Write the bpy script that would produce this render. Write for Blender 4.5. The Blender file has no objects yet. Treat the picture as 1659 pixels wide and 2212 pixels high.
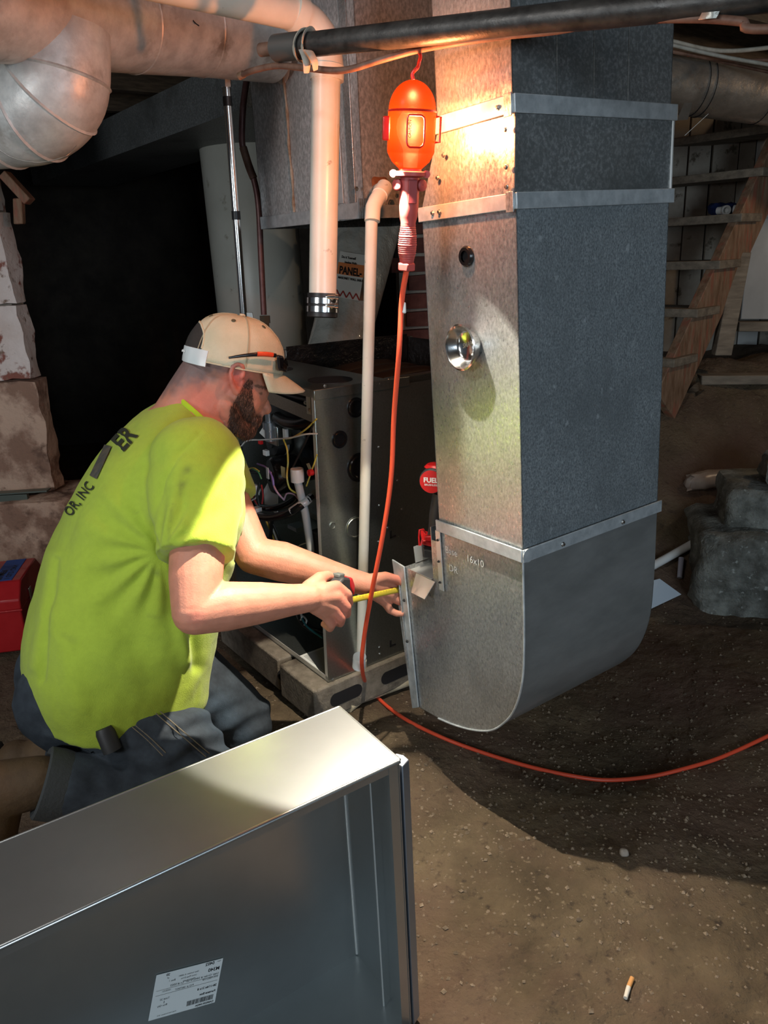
import bpy, bmesh, math, random
import numpy as np
from mathutils import Vector, Matrix, noise

random.seed(7)
SC = bpy.context.scene
COL = SC.collection
V = lambda *a: np.array(a[0] if len(a) == 1 else a, dtype=float)

# ------------------------------------------------------------------ camera
IMG_W, IMG_H, FPX = 1659, 2212, 1650.0
PITCH, ROLL, CAM_H = math.radians(18.7), math.radians(-2.76), 1.25
_cp, _sp = math.cos(PITCH), math.sin(PITCH)
C_O = V(0, 0, CAM_H)
C_F = V(0, _cp, -_sp)
_up, _rt = V(0, _sp, _cp), V(1, 0, 0)
C_R = math.cos(ROLL) * _rt + math.sin(ROLL) * _up
C_U = -math.sin(ROLL) * _rt + math.cos(ROLL) * _up
cam = bpy.data.cameras.new('camera')
cam.sensor_fit = 'VERTICAL'
cam.sensor_height = 36.0
cam.lens = 36.0 * FPX / IMG_H
cam.clip_start = 0.05
cam_o = bpy.data.objects.new('camera', cam)
COL.objects.link(cam_o)
M = Matrix.Identity(4)
for i in range(3):
    M[i][0], M[i][1], M[i][2], M[i][3] = C_R[i], C_U[i], -C_F[i], C_O[i]
cam_o.matrix_world = M
SC.camera = cam_o

# ------------------------------------------------------------------ light
world = bpy.data.worlds.new('basement_air')
SC.world = world
world.use_nodes = True
world.node_tree.nodes['Background'].inputs[0].default_value = (0.62, 0.78, 1.0, 1)
world.node_tree.nodes['Background'].inputs[1].default_value = 0.06

def area_light(name, loc, target, w, h, power, color):
    L = bpy.data.lights.new(name, 'AREA')
    L.shape = 'RECTANGLE'; L.size = w; L.size_y = h; L.energy = power; L.color = color
    o = bpy.data.objects.new(name, L); COL.objects.link(o)
    o.location = loc
    d = Vector(target) - Vector(loc)
    o.rotation_euler = d.to_track_quat('-Z', 'Y').to_euler()
    return o
# daylight falling in through the bulkhead doorway behind the photographer
area_light('doorway_daylight', (1.5, -2.6, 1.35), (0.4, 1.6, 0.8), 1.5, 1.1, 60, (0.70, 0.86, 1.0))
# added fill panel, above left and out of frame, to model the shirt
area_light('worker_fill_light', (-0.85, 0.70, 2.0), (-0.65, 2.0, 0.6), 0.30, 0.15, 13, (0.98, 0.97, 0.95))
# added fill panel, left behind the camera, to brighten plenum front and pier
area_light('plenum_fill_light', (-2.0, -0.7, 1.45), (-0.5, 2.2, 1.1), 0.8, 0.4, 26, (0.90, 0.96, 1.0))
# bare bulb of the stair well, beyond the right edge of the picture
stair_bulb = bpy.data.lights.new('stairwell_bulb', 'POINT'); stair_bulb.energy = 9; stair_bulb.color = (1.0, 0.72, 0.46); stair_bulb.shadow_soft_size = 0.03
stair_bulb_o = bpy.data.objects.new('stairwell_bulb', stair_bulb); COL.objects.link(stair_bulb_o); stair_bulb_o.location = (2.35, 2.70, 1.75)
SC.view_settings.view_transform = 'Standard'
SC.view_settings.look = 'None'
SC.view_settings.exposure = 0.0
SC.view_settings.gamma = 1.0
SC.view_settings.use_curve_mapping = False
SC.cycles.sample_clamp_indirect = 6.0
SC.cycles.max_bounces = 8
SC.cycles.transparent_max_bounces = 12
SC.cycles.caustics_refractive = False

# ------------------------------------------------------------------ pixels to directions
def un(px, py, t):
    return C_O + t * (C_F + C_R * (px - IMG_W / 2) / FPX - C_U * (py - IMG_H / 2) / FPX)
def hit(px, py, p0, n):
    d = un(px, py, 1.0) - C_O
    n = V(n); return C_O + d * (np.dot(V(p0) - C_O, n) / np.dot(d, n))
def onz(px, py, z=0.0):
    return hit(px, py, (0, 0, z), (0, 0, 1))
def unit(v):
    v = V(v); return v / (np.linalg.norm(v) + 1e-12)
def frame(yaw, tx=0, ty=0):
    a = V(math.cos(yaw), math.sin(yaw), 0); z = unit((tx, ty, 1.0))
    a = unit(a - z * np.dot(a, z)); b = np.cross(z, a)
    return a, b, z
def lerp(a, b, t): return a + (b - a) * t
def catmull(pts, n=8):
    pts = [V(p) for p in pts]
    P = [2 * pts[0] - pts[1]] + pts + [2 * pts[-1] - pts[-2]]
    out = []
    for i in range(1, len(P) - 2):
        for k in range(n):
            t = k / n
            out.append(0.5 * ((2 * P[i]) + (-P[i-1] + P[i+1]) * t + (2*P[i-1] - 5*P[i] + 4*P[i+1] - P[i+2]) * t*t + (-P[i-1] + 3*P[i] - 3*P[i+1] + P[i+2]) * t**3))
    out.append(pts[-1])
    return out
def fbm(p, sc=1.0, oct=4, off=0.0):
    return noise.fractal(Vector((p[0] * sc + off, p[1] * sc + off * 1.7, p[2] * sc - off)), 1.0, 2.0, oct)

# ------------------------------------------------------------------ mesh builder
class MB:
    def __init__(s): s.v = []; s.f = []; s.m = []; s.cm = 0
    def add(s, vs, fs):
        k = len(s.v); s.v += [tuple(map(float, p)) for p in vs]
        s.f += [tuple(i + k for i in f) for f in fs]; s.m += [s.cm] * len(fs); return s
    def box(s, o, ax, ay, az):
        o, ax, ay, az = V(o), V(ax), V(ay), V(az)
        if np.dot(np.cross(ax, ay), az) < 0: o, ax = o + ax, -ax
        P = [o, o+ax, o+ax+ay, o+ay, o+az, o+ax+az, o+ax+ay+az, o+ay+az]
        return s.add(P, [(0,3,2,1),(4,5,6,7),(0,1,5,4),(1,2,6,5),(2,3,7,6),(3,0,4,7)])
    def cbox(s, c, ax, ay, az):
        c, ax, ay, az = V(c), V(ax), V(ay), V(az); return s.box(c - (ax+ay+az)/2, ax, ay, az)
    def quad(s, p0, p1, p2, p3, th=0.0015, n=None):
        P = [V(p) for p in (p0, p1, p2, p3)]
        if n is None: n = unit(np.cross(P[1]-P[0], P[3]-P[0]))
        Q = [p - V(n) * th for p in P]
        return s.add(P + Q, [(0,1,2,3),(7,6,5,4),(0,4,5,1),(1,5,6,2),(2,6,7,3),(3,7,4,0)])
    def tube(s, path, r, n=12, cap=True, closed=False, flat=1.0, up=None):
        P = [V(p) for p in path]; m = len(P)
        R = [r] * m if np.isscalar(r) else list(r)
        T = []
        for i in range(m):
            if closed: t = P[(i+1) % m] - P[i-1]
            else: t = P[min(i+1, m-1)] - P[max(i-1, 0)]
            T.append(unit(t))
        if up is None:
            up = V(0, 0, 1) if abs(T[0][2]) < 0.9 else V(1, 0, 0)
        u = unit(np.cross(T[0], up)); w = np.cross(u, T[0])
        vs = []
        for i in range(m):
            if i:
                u = unit(u - T[i] * np.dot(u, T[i])); w = np.cross(u, T[i])
            for k in range(n):
                a = 2 * math.pi * k / n
                vs.append(P[i] + R[i] * (u * math.cos(a) + w * math.sin(a) * flat))
        fs = []
        for i in range(m if closed else m - 1):
            j = (i + 1) % m
            for k in range(n):
                l = (k + 1) % n
                fs.append((i*n+k, i*n+l, j*n+l, j*n+k))
        if cap and not closed:
            fs.append(tuple(range(n - 1, -1, -1))); fs.append(tuple((m-1)*n + k for k in range(n)))
        return s.add(vs, fs)
    def lathe(s, prof, o, ax, n=32, cap=True, a0=0.0, a1=2*math.pi, u=None):
        o, ax = V(o), unit(ax)
        if u is None: u = unit(np.cross(ax, (0, 0, 1) if abs(ax[2]) < 0.9 else (1, 0, 0)))
        w = np.cross(ax, u); full = abs(a1 - a0) > 6.28; k = n if full else n + 1
        vs = []
        for r, h in prof:
            for i in range(k):
                a = a0 + (a1 - a0) * i / n
                vs.append(o + ax * h + r * (u * math.cos(a) + w * math.sin(a)))
        fs = []
        for j in range(len(prof) - 1):
            for i in range(n):
                l = (i + 1) % k
                fs.append((j*k+i, j*k+l, (j+1)*k+l, (j+1)*k+i))
        if cap and full:
            if prof[0][0] > 1e-6: fs.append(tuple(range(k - 1, -1, -1)))
            if prof[-1][0] > 1e-6: fs.append(tuple((len(prof)-1)*k + i for i in range(k)))
        return s.add(vs, fs)
    def prism(s, poly, o, u, w, ext):
        o, u, w, ext = V(o), V(u), V(w), V(ext); n = len(poly)
        A = [o + u * x + w * y for x, y in poly]
        B = [p + ext for p in A]
        fs = [tuple(range(n - 1, -1, -1)), tuple(n + i for i in range(n))]
        fs += [(i, (i+1) % n, n + (i+1) % n, n + i) for i in range(n)]
        ar = sum(poly[i][0]*poly[(i+1)%n][1] - poly[(i+1)%n][0]*poly[i][1] for i in range(n))
        if ar * np.dot(np.cross(u, w), ext) < 0: fs = [tuple(reversed(f)) for f in fs]
        return s.add(A + B, fs)
    def loft(s, secs, cap=True):
        n = len(secs[0]); vs = [p for c in secs for p in c]; fs = []
        for i in range(len(secs) - 1):
            for k in range(n):
                l = (k + 1) % n; fs.append((i*n+k, i*n+l, (i+1)*n+l, (i+1)*n+k))
        if cap:
            fs.append(tuple(range(n - 1, -1, -1))); fs.append(tuple((len(secs)-1)*n + k for k in range(n)))
        return s.add(vs, fs)
    def ball(s, c, r, n=16, m=10, axes=None):
        c = V(c); r = V(r, r, r) if np.isscalar(r) else V(r)
        A = axes if axes is not None else (V(1,0,0), V(0,1,0), V(0,0,1))
        vs = [c - A[2]*r[2]]
        for j in range(1, m):
            t = math.pi * j / m - math.pi/2
            for i in range(n):
                p = 2 * math.pi * i / n
                vs.append(c + A[0]*r[0]*math.cos(t)*math.cos(p) + A[1]*r[1]*math.cos(t)*math.sin(p) + A[2]*r[2]*math.sin(t))
        vs.append(c + A[2]*r[2]); L = len(vs) - 1
        fs = [(0, 1 + (i+1) % n, 1 + i) for i in range(n)]
        for j in range(m - 2):
            for i in range(n):
                k = 1 + j*n; l = (i + 1) % n
                fs.append((k+i, k+l, k+n+l, k+n+i))
        k = 1 + (m-2)*n
        fs += [(k+i, k+(i+1) % n, L) for i in range(n)]
        return s.add(vs, fs)
    def text(s, txt, fn, size=1.0, bold=0.0, align='LEFT', space=1.0, ext=0.0):
        cu = bpy.data.curves.new('t', 'FONT'); cu.body = txt; cu.size = size; cu.align_x = align
        cu.offset = bold; cu.space_character = space; cu.resolution_u = 3; cu.extrude = ext
        ob = bpy.data.objects.new('t', cu); COL.objects.link(ob)
        dg = bpy.context.evaluated_depsgraph_get()
        me = bpy.data.meshes.new_from_object(ob.evaluated_get(dg))
        vs = [fn(v.co.x, v.co.y) for v in me.vertices]; fs = [tuple(p.vertices) for p in me.polygons]
        bpy.data.objects.remove(ob); bpy.data.curves.remove(cu); bpy.data.meshes.remove(me)
        return s.add(vs, fs)
    def build(s, name, mat, parent=None, smooth=40, bevel=0, origin=None, seg=2):
        off = V(0, 0, 0)
        p = parent
        while p is not None:
            off = off + V(p.location); p = p.parent
        if parent is None:
            if origin is None:
                A = np.array(s.v); lo, hi = A.min(0), A.max(0); origin = ((lo[0]+hi[0])/2, (lo[1]+hi[1])/2, lo[2])
            off = V(origin)
        me = bpy.data.meshes.new(name)
        me.from_pydata([tuple(V(q) - off) for q in s.v], [], s.f)
        mats = mat if isinstance(mat, (list, tuple)) else [mat]
        for q in mats: me.materials.append(q)
        if len(mats) > 1: me.polygons.foreach_set('material_index', s.m)
        if smooth:
            me.polygons.foreach_set('use_smooth', [True] * len(me.polygons))
            me.set_sharp_from_angle(angle=math.radians(smooth))
        me.update()
        o = bpy.data.objects.new(name, me); COL.objects.link(o)
        if parent is None: o.location = off
        else: o.parent = parent
        if bevel:
            b = o.modifiers.new('bevel', 'BEVEL'); b.width = bevel; b.segments = seg; b.limit_method = 'ANGLE'; b.angle_limit = math.radians(35)
        return o

def thing(name, label, cat, loc, group=None):
    o = bpy.data.objects.new(name, None); COL.objects.link(o)
    o.location = tuple(loc); o.empty_display_size = 0.05
    return tag(o, label, cat, group)
def tag(o, label, cat, group=None):
    o['label'] = label; o['category'] = cat
    if group: o['group'] = group
    return o
def struct(o, label=None):
    o['kind'] = 'structure'
    if label: o['label'] = label
    return o
def dup(o, parent=None):
    c = o.copy(); COL.objects.link(c); c.parent = parent
    for ch in list(o.children): dup(ch, c)
    return c
def bake(o):
    dg = bpy.context.evaluated_depsgraph_get()
    me = bpy.data.meshes.new_from_object(o.evaluated_get(dg))
    return me

# ------------------------------------------------------------------ materials
def mat(name, col=(0.5, 0.5, 0.5), rough=0.5, metal=0.0, var=0.0, vscale=20.0, col2=None, bump=0.0, bscale=60.0,
        spots=None, rvar=0.0, coat=0.0, spec=0.5, stretch=None, kind='noise', edge=(0.35, 0.65), detail=5.0, trans=0.0, alpha=1.0, sub=0.0):
    m = bpy.data.materials.new(name); m.use_nodes = True
    nt = m.node_tree; N = nt.nodes; L = nt.links
    p = N['Principled BSDF']
    p.inputs['Base Color'].default_value = (*col, 1); p.inputs['Roughness'].default_value = rough
    p.inputs['Metallic'].default_value = metal; p.inputs['Coat Weight'].default_value = coat
    p.inputs['Specular IOR Level'].default_value = spec
    p.inputs['Transmission Weight'].default_value = trans
    p.inputs['Alpha'].default_value = alpha
    if sub: p.inputs['Subsurface Weight'].default_value = sub; p.inputs['Subsurface Radius'].default_value = (0.012, 0.005, 0.003)
    tc = N.new('ShaderNodeTexCoord'); src = tc.outputs['Object']
    if stretch:
        mp = N.new('ShaderNodeMapping'); mp.inputs['Scale'].default_value = stretch
        L.new(src, mp.inputs['Vector']); src = mp.outputs['Vector']
    def tex(sc, k='noise', d=detail):
        if k == 'voronoi':
            t = N.new('ShaderNodeTexVoronoi'); t.inputs['Scale'].default_value = sc; L.new(src, t.inputs['Vector']); return t.outputs['Color']
        t = N.new('ShaderNodeTexNoise'); t.inputs['Scale'].default_value = sc; t.inputs['Detail'].default_value = d
        t.inputs['Roughness'].default_value = 0.62; L.new(src, t.inputs['Vector']); return t.outputs['Fac']
    if col2 is not None:
        r = N.new('ShaderNodeValToRGB')
        r.color_ramp.elements[0].position, r.color_ramp.elements[1].position = edge
        r.color_ramp.elements[0].color = (*col, 1); r.color_ramp.elements[1].color = (*col2, 1)
        f = tex(vscale, kind)
        L.new(f, r.inputs['Fac']); cur = r.outputs['Color']
        if spots:
            for (c3, sc, lo, hi) in spots:
                r2 = N.new('ShaderNodeValToRGB'); r2.color_ramp.elements[0].position = lo; r2.color_ramp.elements[1].position = hi
                mx = N.new('ShaderNodeMix'); mx.data_type = 'RGBA'
                L.new(tex(sc), r2.inputs['Fac']); L.new(r2.outputs['Color'], mx.inputs[0])
                L.new(cur, mx.inputs[6]); mx.inputs[7].default_value = (*c3, 1); cur = mx.outputs[2]
        L.new(cur, p.inputs['Base Color'])
    if rvar:
        mr = N.new('ShaderNodeMapRange'); mr.inputs['From Min'].default_value = 0.3; mr.inputs['From Max'].default_value = 0.7
        mr.inputs['To Min'].default_value = max(0.03, rough - rvar); mr.inputs['To Max'].default_value = min(1, rough + rvar)
        L.new(tex(vscale * 0.7), mr.inputs['Value']); L.new(mr.outputs['Result'], p.inputs['Roughness'])
    if bump:
        b = N.new('ShaderNodeBump'); b.inputs['Strength'].default_value = 1.0; b.inputs['Distance'].default_value = bump
        L.new(tex(bscale), b.inputs['Height']); L.new(b.outputs['Normal'], p.inputs['Normal'])
    return m
MT = {}
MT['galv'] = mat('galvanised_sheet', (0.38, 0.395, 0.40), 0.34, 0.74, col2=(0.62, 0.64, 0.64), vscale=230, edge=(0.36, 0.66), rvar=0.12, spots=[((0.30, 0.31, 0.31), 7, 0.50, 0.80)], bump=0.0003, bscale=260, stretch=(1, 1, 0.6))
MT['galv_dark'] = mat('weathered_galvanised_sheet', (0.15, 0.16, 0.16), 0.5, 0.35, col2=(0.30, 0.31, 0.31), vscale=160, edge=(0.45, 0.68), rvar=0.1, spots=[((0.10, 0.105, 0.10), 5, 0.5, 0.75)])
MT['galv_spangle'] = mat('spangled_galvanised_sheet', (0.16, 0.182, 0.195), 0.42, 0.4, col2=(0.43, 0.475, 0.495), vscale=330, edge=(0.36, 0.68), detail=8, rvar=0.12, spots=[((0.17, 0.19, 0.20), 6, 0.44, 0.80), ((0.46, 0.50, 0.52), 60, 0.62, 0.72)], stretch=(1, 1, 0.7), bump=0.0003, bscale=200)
MT['galv_smooth'] = mat('smooth_dull_sheet', (0.25, 0.26, 0.255), 0.36, 0.5, col2=(0.34, 0.35, 0.345), vscale=6, rvar=0.08, stretch=(1, 1, 2.5))
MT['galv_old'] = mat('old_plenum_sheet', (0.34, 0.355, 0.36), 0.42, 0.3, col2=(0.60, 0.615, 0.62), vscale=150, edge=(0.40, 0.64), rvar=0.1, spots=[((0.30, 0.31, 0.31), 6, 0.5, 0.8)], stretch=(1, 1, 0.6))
MT['galv_band'] = mat('galvanised_cleat', (0.40, 0.44, 0.46), 0.42, 0.4, col2=(0.58, 0.62, 0.64), vscale=40, rvar=0.1)
MT['galv_round'] = mat('grimy_round_duct', (0.48, 0.455, 0.43), 0.48, 0.25, col2=(0.70, 0.67, 0.63), vscale=22, rvar=0.12, spots=[((0.22, 0.17, 0.13), 9, 0.56, 0.72), ((0.62, 0.60, 0.58), 45, 0.60, 0.68)], bump=0.0008, bscale=50)
MT['galv_new'] = mat('new_bright_sheet', (0.46, 0.49, 0.49), 0.30, 0.90, col2=(0.52, 0.55, 0.55), vscale=7, edge=(0.3, 0.7))
MT['galv_furn'] = mat('furnace_sheet', (0.38, 0.41, 0.39), 0.30, 0.95, col2=(0.46, 0.49, 0.47), vscale=200, rvar=0.03)
MT['white_metal'] = mat('bright_edge_metal', (0.75, 0.76, 0.74), 0.35, 0.6)
MT['black_iron'] = mat('black_iron_pipe', (0.018, 0.017, 0.016), 0.42, 0.25, col2=(0.06, 0.055, 0.05), vscale=30, rvar=0.12, bump=0.0006, bscale=90)
MT['pvc'] = mat('white_pvc', (0.74, 0.70, 0.60), 0.32, 0, col2=(0.80, 0.77, 0.68), vscale=12, spots=[((0.35, 0.30, 0.24), 40, 0.66, 0.74)])
MT['pvc_old'] = mat('dirty_pvc', (0.46, 0.38, 0.25), 0.5, 0, col2=(0.62, 0.55, 0.40), vscale=18, spots=[((0.20, 0.15, 0.09), 26, 0.55, 0.7)])
MT['rubber'] = mat('black_rubber', (0.012, 0.012, 0.013), 0.45)
MT['black_gloss'] = mat('black_gloss_plastic', (0.010, 0.010, 0.011), 0.22)
MT['black_matte'] = mat('black_matte_plastic', (0.022, 0.022, 0.023), 0.55)
MT['steel'] = mat('stainless_steel', (0.72, 0.71, 0.69), 0.18, 1.0)
MT['zinc'] = mat('zinc_screw', (0.62, 0.62, 0.60), 0.3, 1.0)
MT['cable_brown'] = mat('brown_cable', (0.12, 0.055, 0.035), 0.6, col2=(0.22, 0.12, 0.08), vscale=30)
MT['tape_grey'] = mat('grey_cloth_tape', (0.36, 0.33, 0.27), 0.6, col2=(0.50, 0.47, 0.40), vscale=40, bump=0.001, bscale=80)
MT['cord'] = mat('orange_cord', (0.78, 0.085, 0.035), 0.42, sub=0.0)
MT['cord_lamp'] = MT['cord']
MT['handle_red'] = mat('red_rubber_handle', (0.36, 0.048, 0.042), 0.5, col2=(0.42, 0.06, 0.052), vscale=20, spots=[((0.16, 0.07, 0.06), 30, 0.62, 0.75)])
MT['red'] = mat('red_plastic', (0.55, 0.012, 0.014), 0.35)
MT['toolbox'] = mat('red_toolbox_paint', (0.42, 0.012, 0.016), 0.30, col2=(0.48, 0.018, 0.022), vscale=20, coat=0.4, spots=[((0.22, 0.01, 0.01), 14, 0.62, 0.75)])
MT['blue_tape'] = mat('blue_masking_tape', (0.020, 0.075, 0.30), 0.6, bump=0.0006, bscale=150)
MT['ink_and_hole'] = mat('black_ink_and_hole_dark', (0.012, 0.012, 0.014), 0.6)
MT['label'] = mat('white_label_paper', (0.78, 0.80, 0.78), 0.5)
MT['white'] = mat('white_plastic', (0.80, 0.80, 0.78), 0.35)
MT['wood_dark'] = mat('dark_old_wood', (0.055, 0.036, 0.022), 0.75, col2=(0.12, 0.082, 0.05), vscale=14, stretch=(1, 1, 8), bump=0.002, bscale=40)
MT['wood'] = mat('old_stair_wood', (0.16, 0.085, 0.045), 0.7, col2=(0.30, 0.19, 0.12), vscale=9, stretch=(5, 5, 1.2), spots=[((0.30, 0.10, 0.06), 6, 0.5, 0.65)], bump=0.001, bscale=40)
MT['tread'] = mat('worn_tread_wood', (0.14, 0.11, 0.08), 0.75, col2=(0.26, 0.21, 0.155), vscale=7, stretch=(1, 6, 6), bump=0.001, bscale=40)
MT['plaster'] = mat('peeling_plaster', (0.60, 0.50, 0.45), 0.8, col2=(0.72, 0.64, 0.60), vscale=8, bump=0.006, bscale=22, spots=[((0.24, 0.085, 0.06), 7, 0.53, 0.58), ((0.20, 0.13, 0.09), 18, 0.60, 0.68)])
MT['stone'] = mat('lime_washed_stone', (0.28, 0.165, 0.115), 0.9, col2=(0.56, 0.39, 0.29), vscale=8, edge=(0.44, 0.58), bump=0.012, bscale=20, spots=[((0.17, 0.10, 0.07), 12, 0.55, 0.66)])
MT['brick'] = mat('old_red_brick', (0.085, 0.022, 0.016), 0.85, col2=(0.15, 0.05, 0.036), vscale=16, bump=0.003, bscale=40, spots=[((0.36, 0.30, 0.25), 9, 0.60, 0.68)])
MT['mortar'] = mat('old_mortar', (0.30, 0.25, 0.20), 0.95, col2=(0.42, 0.36, 0.30), vscale=20, bump=0.005, bscale=40)
MT['concrete'] = mat('rough_concrete', (0.15, 0.15, 0.13), 0.9, col2=(0.33, 0.33, 0.29), vscale=16, edge=(0.38, 0.62), bump=0.012, bscale=70, spots=[((0.09, 0.08, 0.065), 5, 0.50, 0.66), ((0.50, 0.51, 0.47), 45, 0.60, 0.68)])
MT['block'] = mat('concrete_block', (0.15, 0.125, 0.095), 0.95, col2=(0.25, 0.215, 0.17), vscale=30, bump=0.004, bscale=110, spots=[((0.07, 0.055, 0.04), 10, 0.52, 0.68)])
MT['enamel'] = mat('cream_tank_enamel', (0.50, 0.50, 0.44), 0.35, col2=(0.56, 0.56, 0.50), vscale=5, spots=[((0.26, 0.24, 0.18), 14, 0.64, 0.74)])
MT['drywall'] = mat('grey_white_board', (0.42, 0.41, 0.39), 0.8, col2=(0.50, 0.49, 0.47), vscale=5)
MT['plank'] = mat('pale_painted_plank', (0.24, 0.20, 0.16), 0.85, col2=(0.36, 0.32, 0.26), vscale=6, spots=[((0.10, 0.08, 0.055), 12, 0.58, 0.66)], bump=0.001, bscale=30)
MT['purple_copper'] = mat('oxidised_copper_tube', (0.12, 0.05, 0.048), 0.45, 0.35, col2=(0.20, 0.10, 0.09), vscale=20)
MT['brass'] = mat('dull_brass', (0.20, 0.15, 0.10), 0.4, 0.8)
MT['foil'] = mat('foil_duct_wrap', (0.42, 0.36, 0.30), 0.34, 0.75, col2=(0.58, 0.50, 0.42), vscale=16, bump=0.003, bscale=26, rvar=0.1)
MT['foil_dark'] = mat('black_foil_sheet', (0.012, 0.011, 0.011), 0.22, 0.0, bump=0.010, bscale=26, coat=0.6)
MT['skin'] = None
# ================================================================== SETTING
def sstep(t):
    t = min(1.0, max(0.0, t)); return t * t * (3 - 2 * t)
def ground(x, y):
    bank = 0.70 * sstep((y - 2.42 - 0.10 * (x - 1.2)) / 1.05) * sstep((x - 0.45) / 0.5)
    left = 0.05 * sstep((-x - 0.55) / 0.6) * sstep((y - 1.9) / 0.8)
    pit = -0.05 * math.exp(-(((x - 0.62) / 0.32) ** 2 + ((y - 1.72) / 0.26) ** 2))
    ridge = 0.018 * math.exp(-(((x - 0.06) / 0.10) ** 2 + ((y - 1.72) / 0.10) ** 2))
    n = 0.016 * fbm((x, y, 0), 2.1, 4) + 0.006 * fbm((x, y, 3.1), 9.0, 3)
    n *= 1.0 + 2.0 * sstep((y - 2.2) / 0.6) * sstep((x - 0.6) / 0.4)
    fine = 0.0035 * fbm((x, y, 7.7), 34.0, 3) + 0.0016 * abs(noise.noise(Vector((x * 85, y * 85, 1.3))))
    return bank + left + pit + ridge + n + fine
def make_floor():
    xs = np.concatenate([np.linspace(-3.6, -1.4, 36), np.linspace(-1.38, 1.6, 330), np.linspace(1.63, 4.2, 50)])
    ys = np.concatenate([np.linspace(-3.2, 0.6, 36), np.linspace(0.615, 2.6, 230), np.linspace(2.63, 3.9, 64), np.linspace(3.95, 6.0, 20)])
    mb = MB(); nx = len(xs)
    mb.v = [(x, y, ground(x, y)) for y in ys for x in xs]
    mb.f = [(j*nx+i, j*nx+i+1, (j+1)*nx+i+1, (j+1)*nx+i) for j in range(len(ys)-1) for i in range(nx-1)]
    mb.m = [0] * len(mb.f)
    return mb
MT['dirt'] = mat('packed_earth', (0.076, 0.052, 0.027), 0.95, col2=(0.175, 0.126, 0.072), vscale=6, edge=(0.32, 0.68), detail=10, bump=0.018, bscale=55,
                 spots=[((0.24, 0.18, 0.112), 60, 0.60, 0.70), ((0.045, 0.030, 0.018), 34, 0.58, 0.70), ((0.15, 0.085, 0.06), 1.6, 0.45, 0.7)])
floor = struct(make_floor().build('floor', MT['dirt'], smooth=180, origin=(0, 0, 0)), 'bare packed earth cellar floor with a bank rising at the stairs')

def rough_block(o, ax, ay, az, amp=0.012, res=0.035, seed=0.0, rnd=0.02):
    """a stone: box with subdivided, noise-displaced faces"""
    o, ax, ay, az = V(o), V(ax), V(ay), V(az)
    n = [max(2, int(np.linalg.norm(q) / res)) for q in (ax, ay, az)]
    bm = bmesh.new(); cache = {}
    def vert(i, j, k):
        key = (i, j, k)
        if key not in cache:
            f = V(i / n[0], j / n[1], k / n[2])
            p = o + ax * f[0] + ay * f[1] + az * f[2]
            c = o + (ax + ay + az) / 2
            d = unit(p - c)
            e = sum(1 for q in (i in (0, n[0]), j in (0, n[1]), k in (0, n[2])) if q)
            p = p + d * (amp * fbm(p, 9.0, 4, seed) - rnd * 0.35 * (e - 1) )
            cache[key] = bm.verts.new(tuple(p))
        return cache[key]
    def grid(fn, m, l, flip):
        for u in range(m):
            for w in range(l):
                q = [fn(u, w), fn(u+1, w), fn(u+1, w+1), fn(u, w+1)]
                bm.faces.new(q[::-1] if flip else q)
    grid(lambda u, w: vert(u, w, 0), n[0], n[1], True); grid(lambda u, w: vert(u, w, n[2]), n[0], n[1], False)
    grid(lambda u, w: vert(u, 0, w), n[0], n[2], False); grid(lambda u, w: vert(u, n[1], w), n[0], n[2], True)
    grid(lambda u, w: vert(0, u, w), n[1], n[2], True); grid(lambda u, w: vert(n[0], u, w), n[1], n[2], False)
    bmesh.ops.recalc_face_normals(bm, faces=bm.faces)
    mb = MB(); bm.verts.index_update()
    mb.add([v.co for v in bm.verts], [tuple(v.index for v in f.verts) for f in bm.faces]); bm.free()
    return mb

X, Y, Z = V(1, 0, 0), V(0, 1, 0), V(0, 0, 1)
def gz(px, py, h=0.006):
    """where the pixel's line of sight meets the dirt"""
    d = un(px, py, 1.0) - C_O; lo, t = 0.5, 0.5
    while t < 6.0:
        p = C_O + d * t
        if p[2] < ground(p[0], p[1]) + h: break
        lo = t; t += 0.02
    for _ in range(12):
        m = (lo + t) / 2; p = C_O + d * m
        if p[2] < ground(p[0], p[1]) + h: t = m
        else: lo = m
    return C_O + d * t
# --- enclosing shell (dark far cellar)
MT['far_wall'] = mat('dark_rubble_wall', (0.035, 0.027, 0.021), 0.95, col2=(0.075, 0.058, 0.045), vscale=5, bump=0.01, bscale=12)  # evenly dark stone tone for the far walls
struct(MB().box((-3.6, 5.4, -0.1), 7.8 * X, 0.2 * Y, 2.4 * Z).build('wall_back', MT['far_wall']), 'dark rubble wall at the far end of the cellar')
struct(MB().box((-3.8, 1.6, -0.1), 0.2 * X, 4.0 * Y, 2.4 * Z).build('wall_far_left', MT['far_wall']), 'dark rubble wall beyond the opening')
struct(MB().box((4.2, -3.2, -0.1), 0.2 * X, 8.8 * Y, 2.4 * Z).build('wall_right', MT['far_wall']), 'dark rubble wall beyond the stairs')
ceil_o = struct(MB().box((-3.8, -3.2, 2.06), 8.2 * X, 8.8 * Y, 0.1 * Z).build('ceiling', MT['wood_dark']), 'dark underside of the floor boards above')
A_, B_, _ = frame(0.62)
jm = None
for i, d in enumerate(np.arange(-3.4, 3.6, 0.42)):
    c = V(0.3, 1.6, 1.97) + B_ * d
    MB().cbox(c, A_ * 6.6, B_ * 0.045, Z * 0.19).build('joist', MT['wood_dark'], ceil_o)

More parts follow.
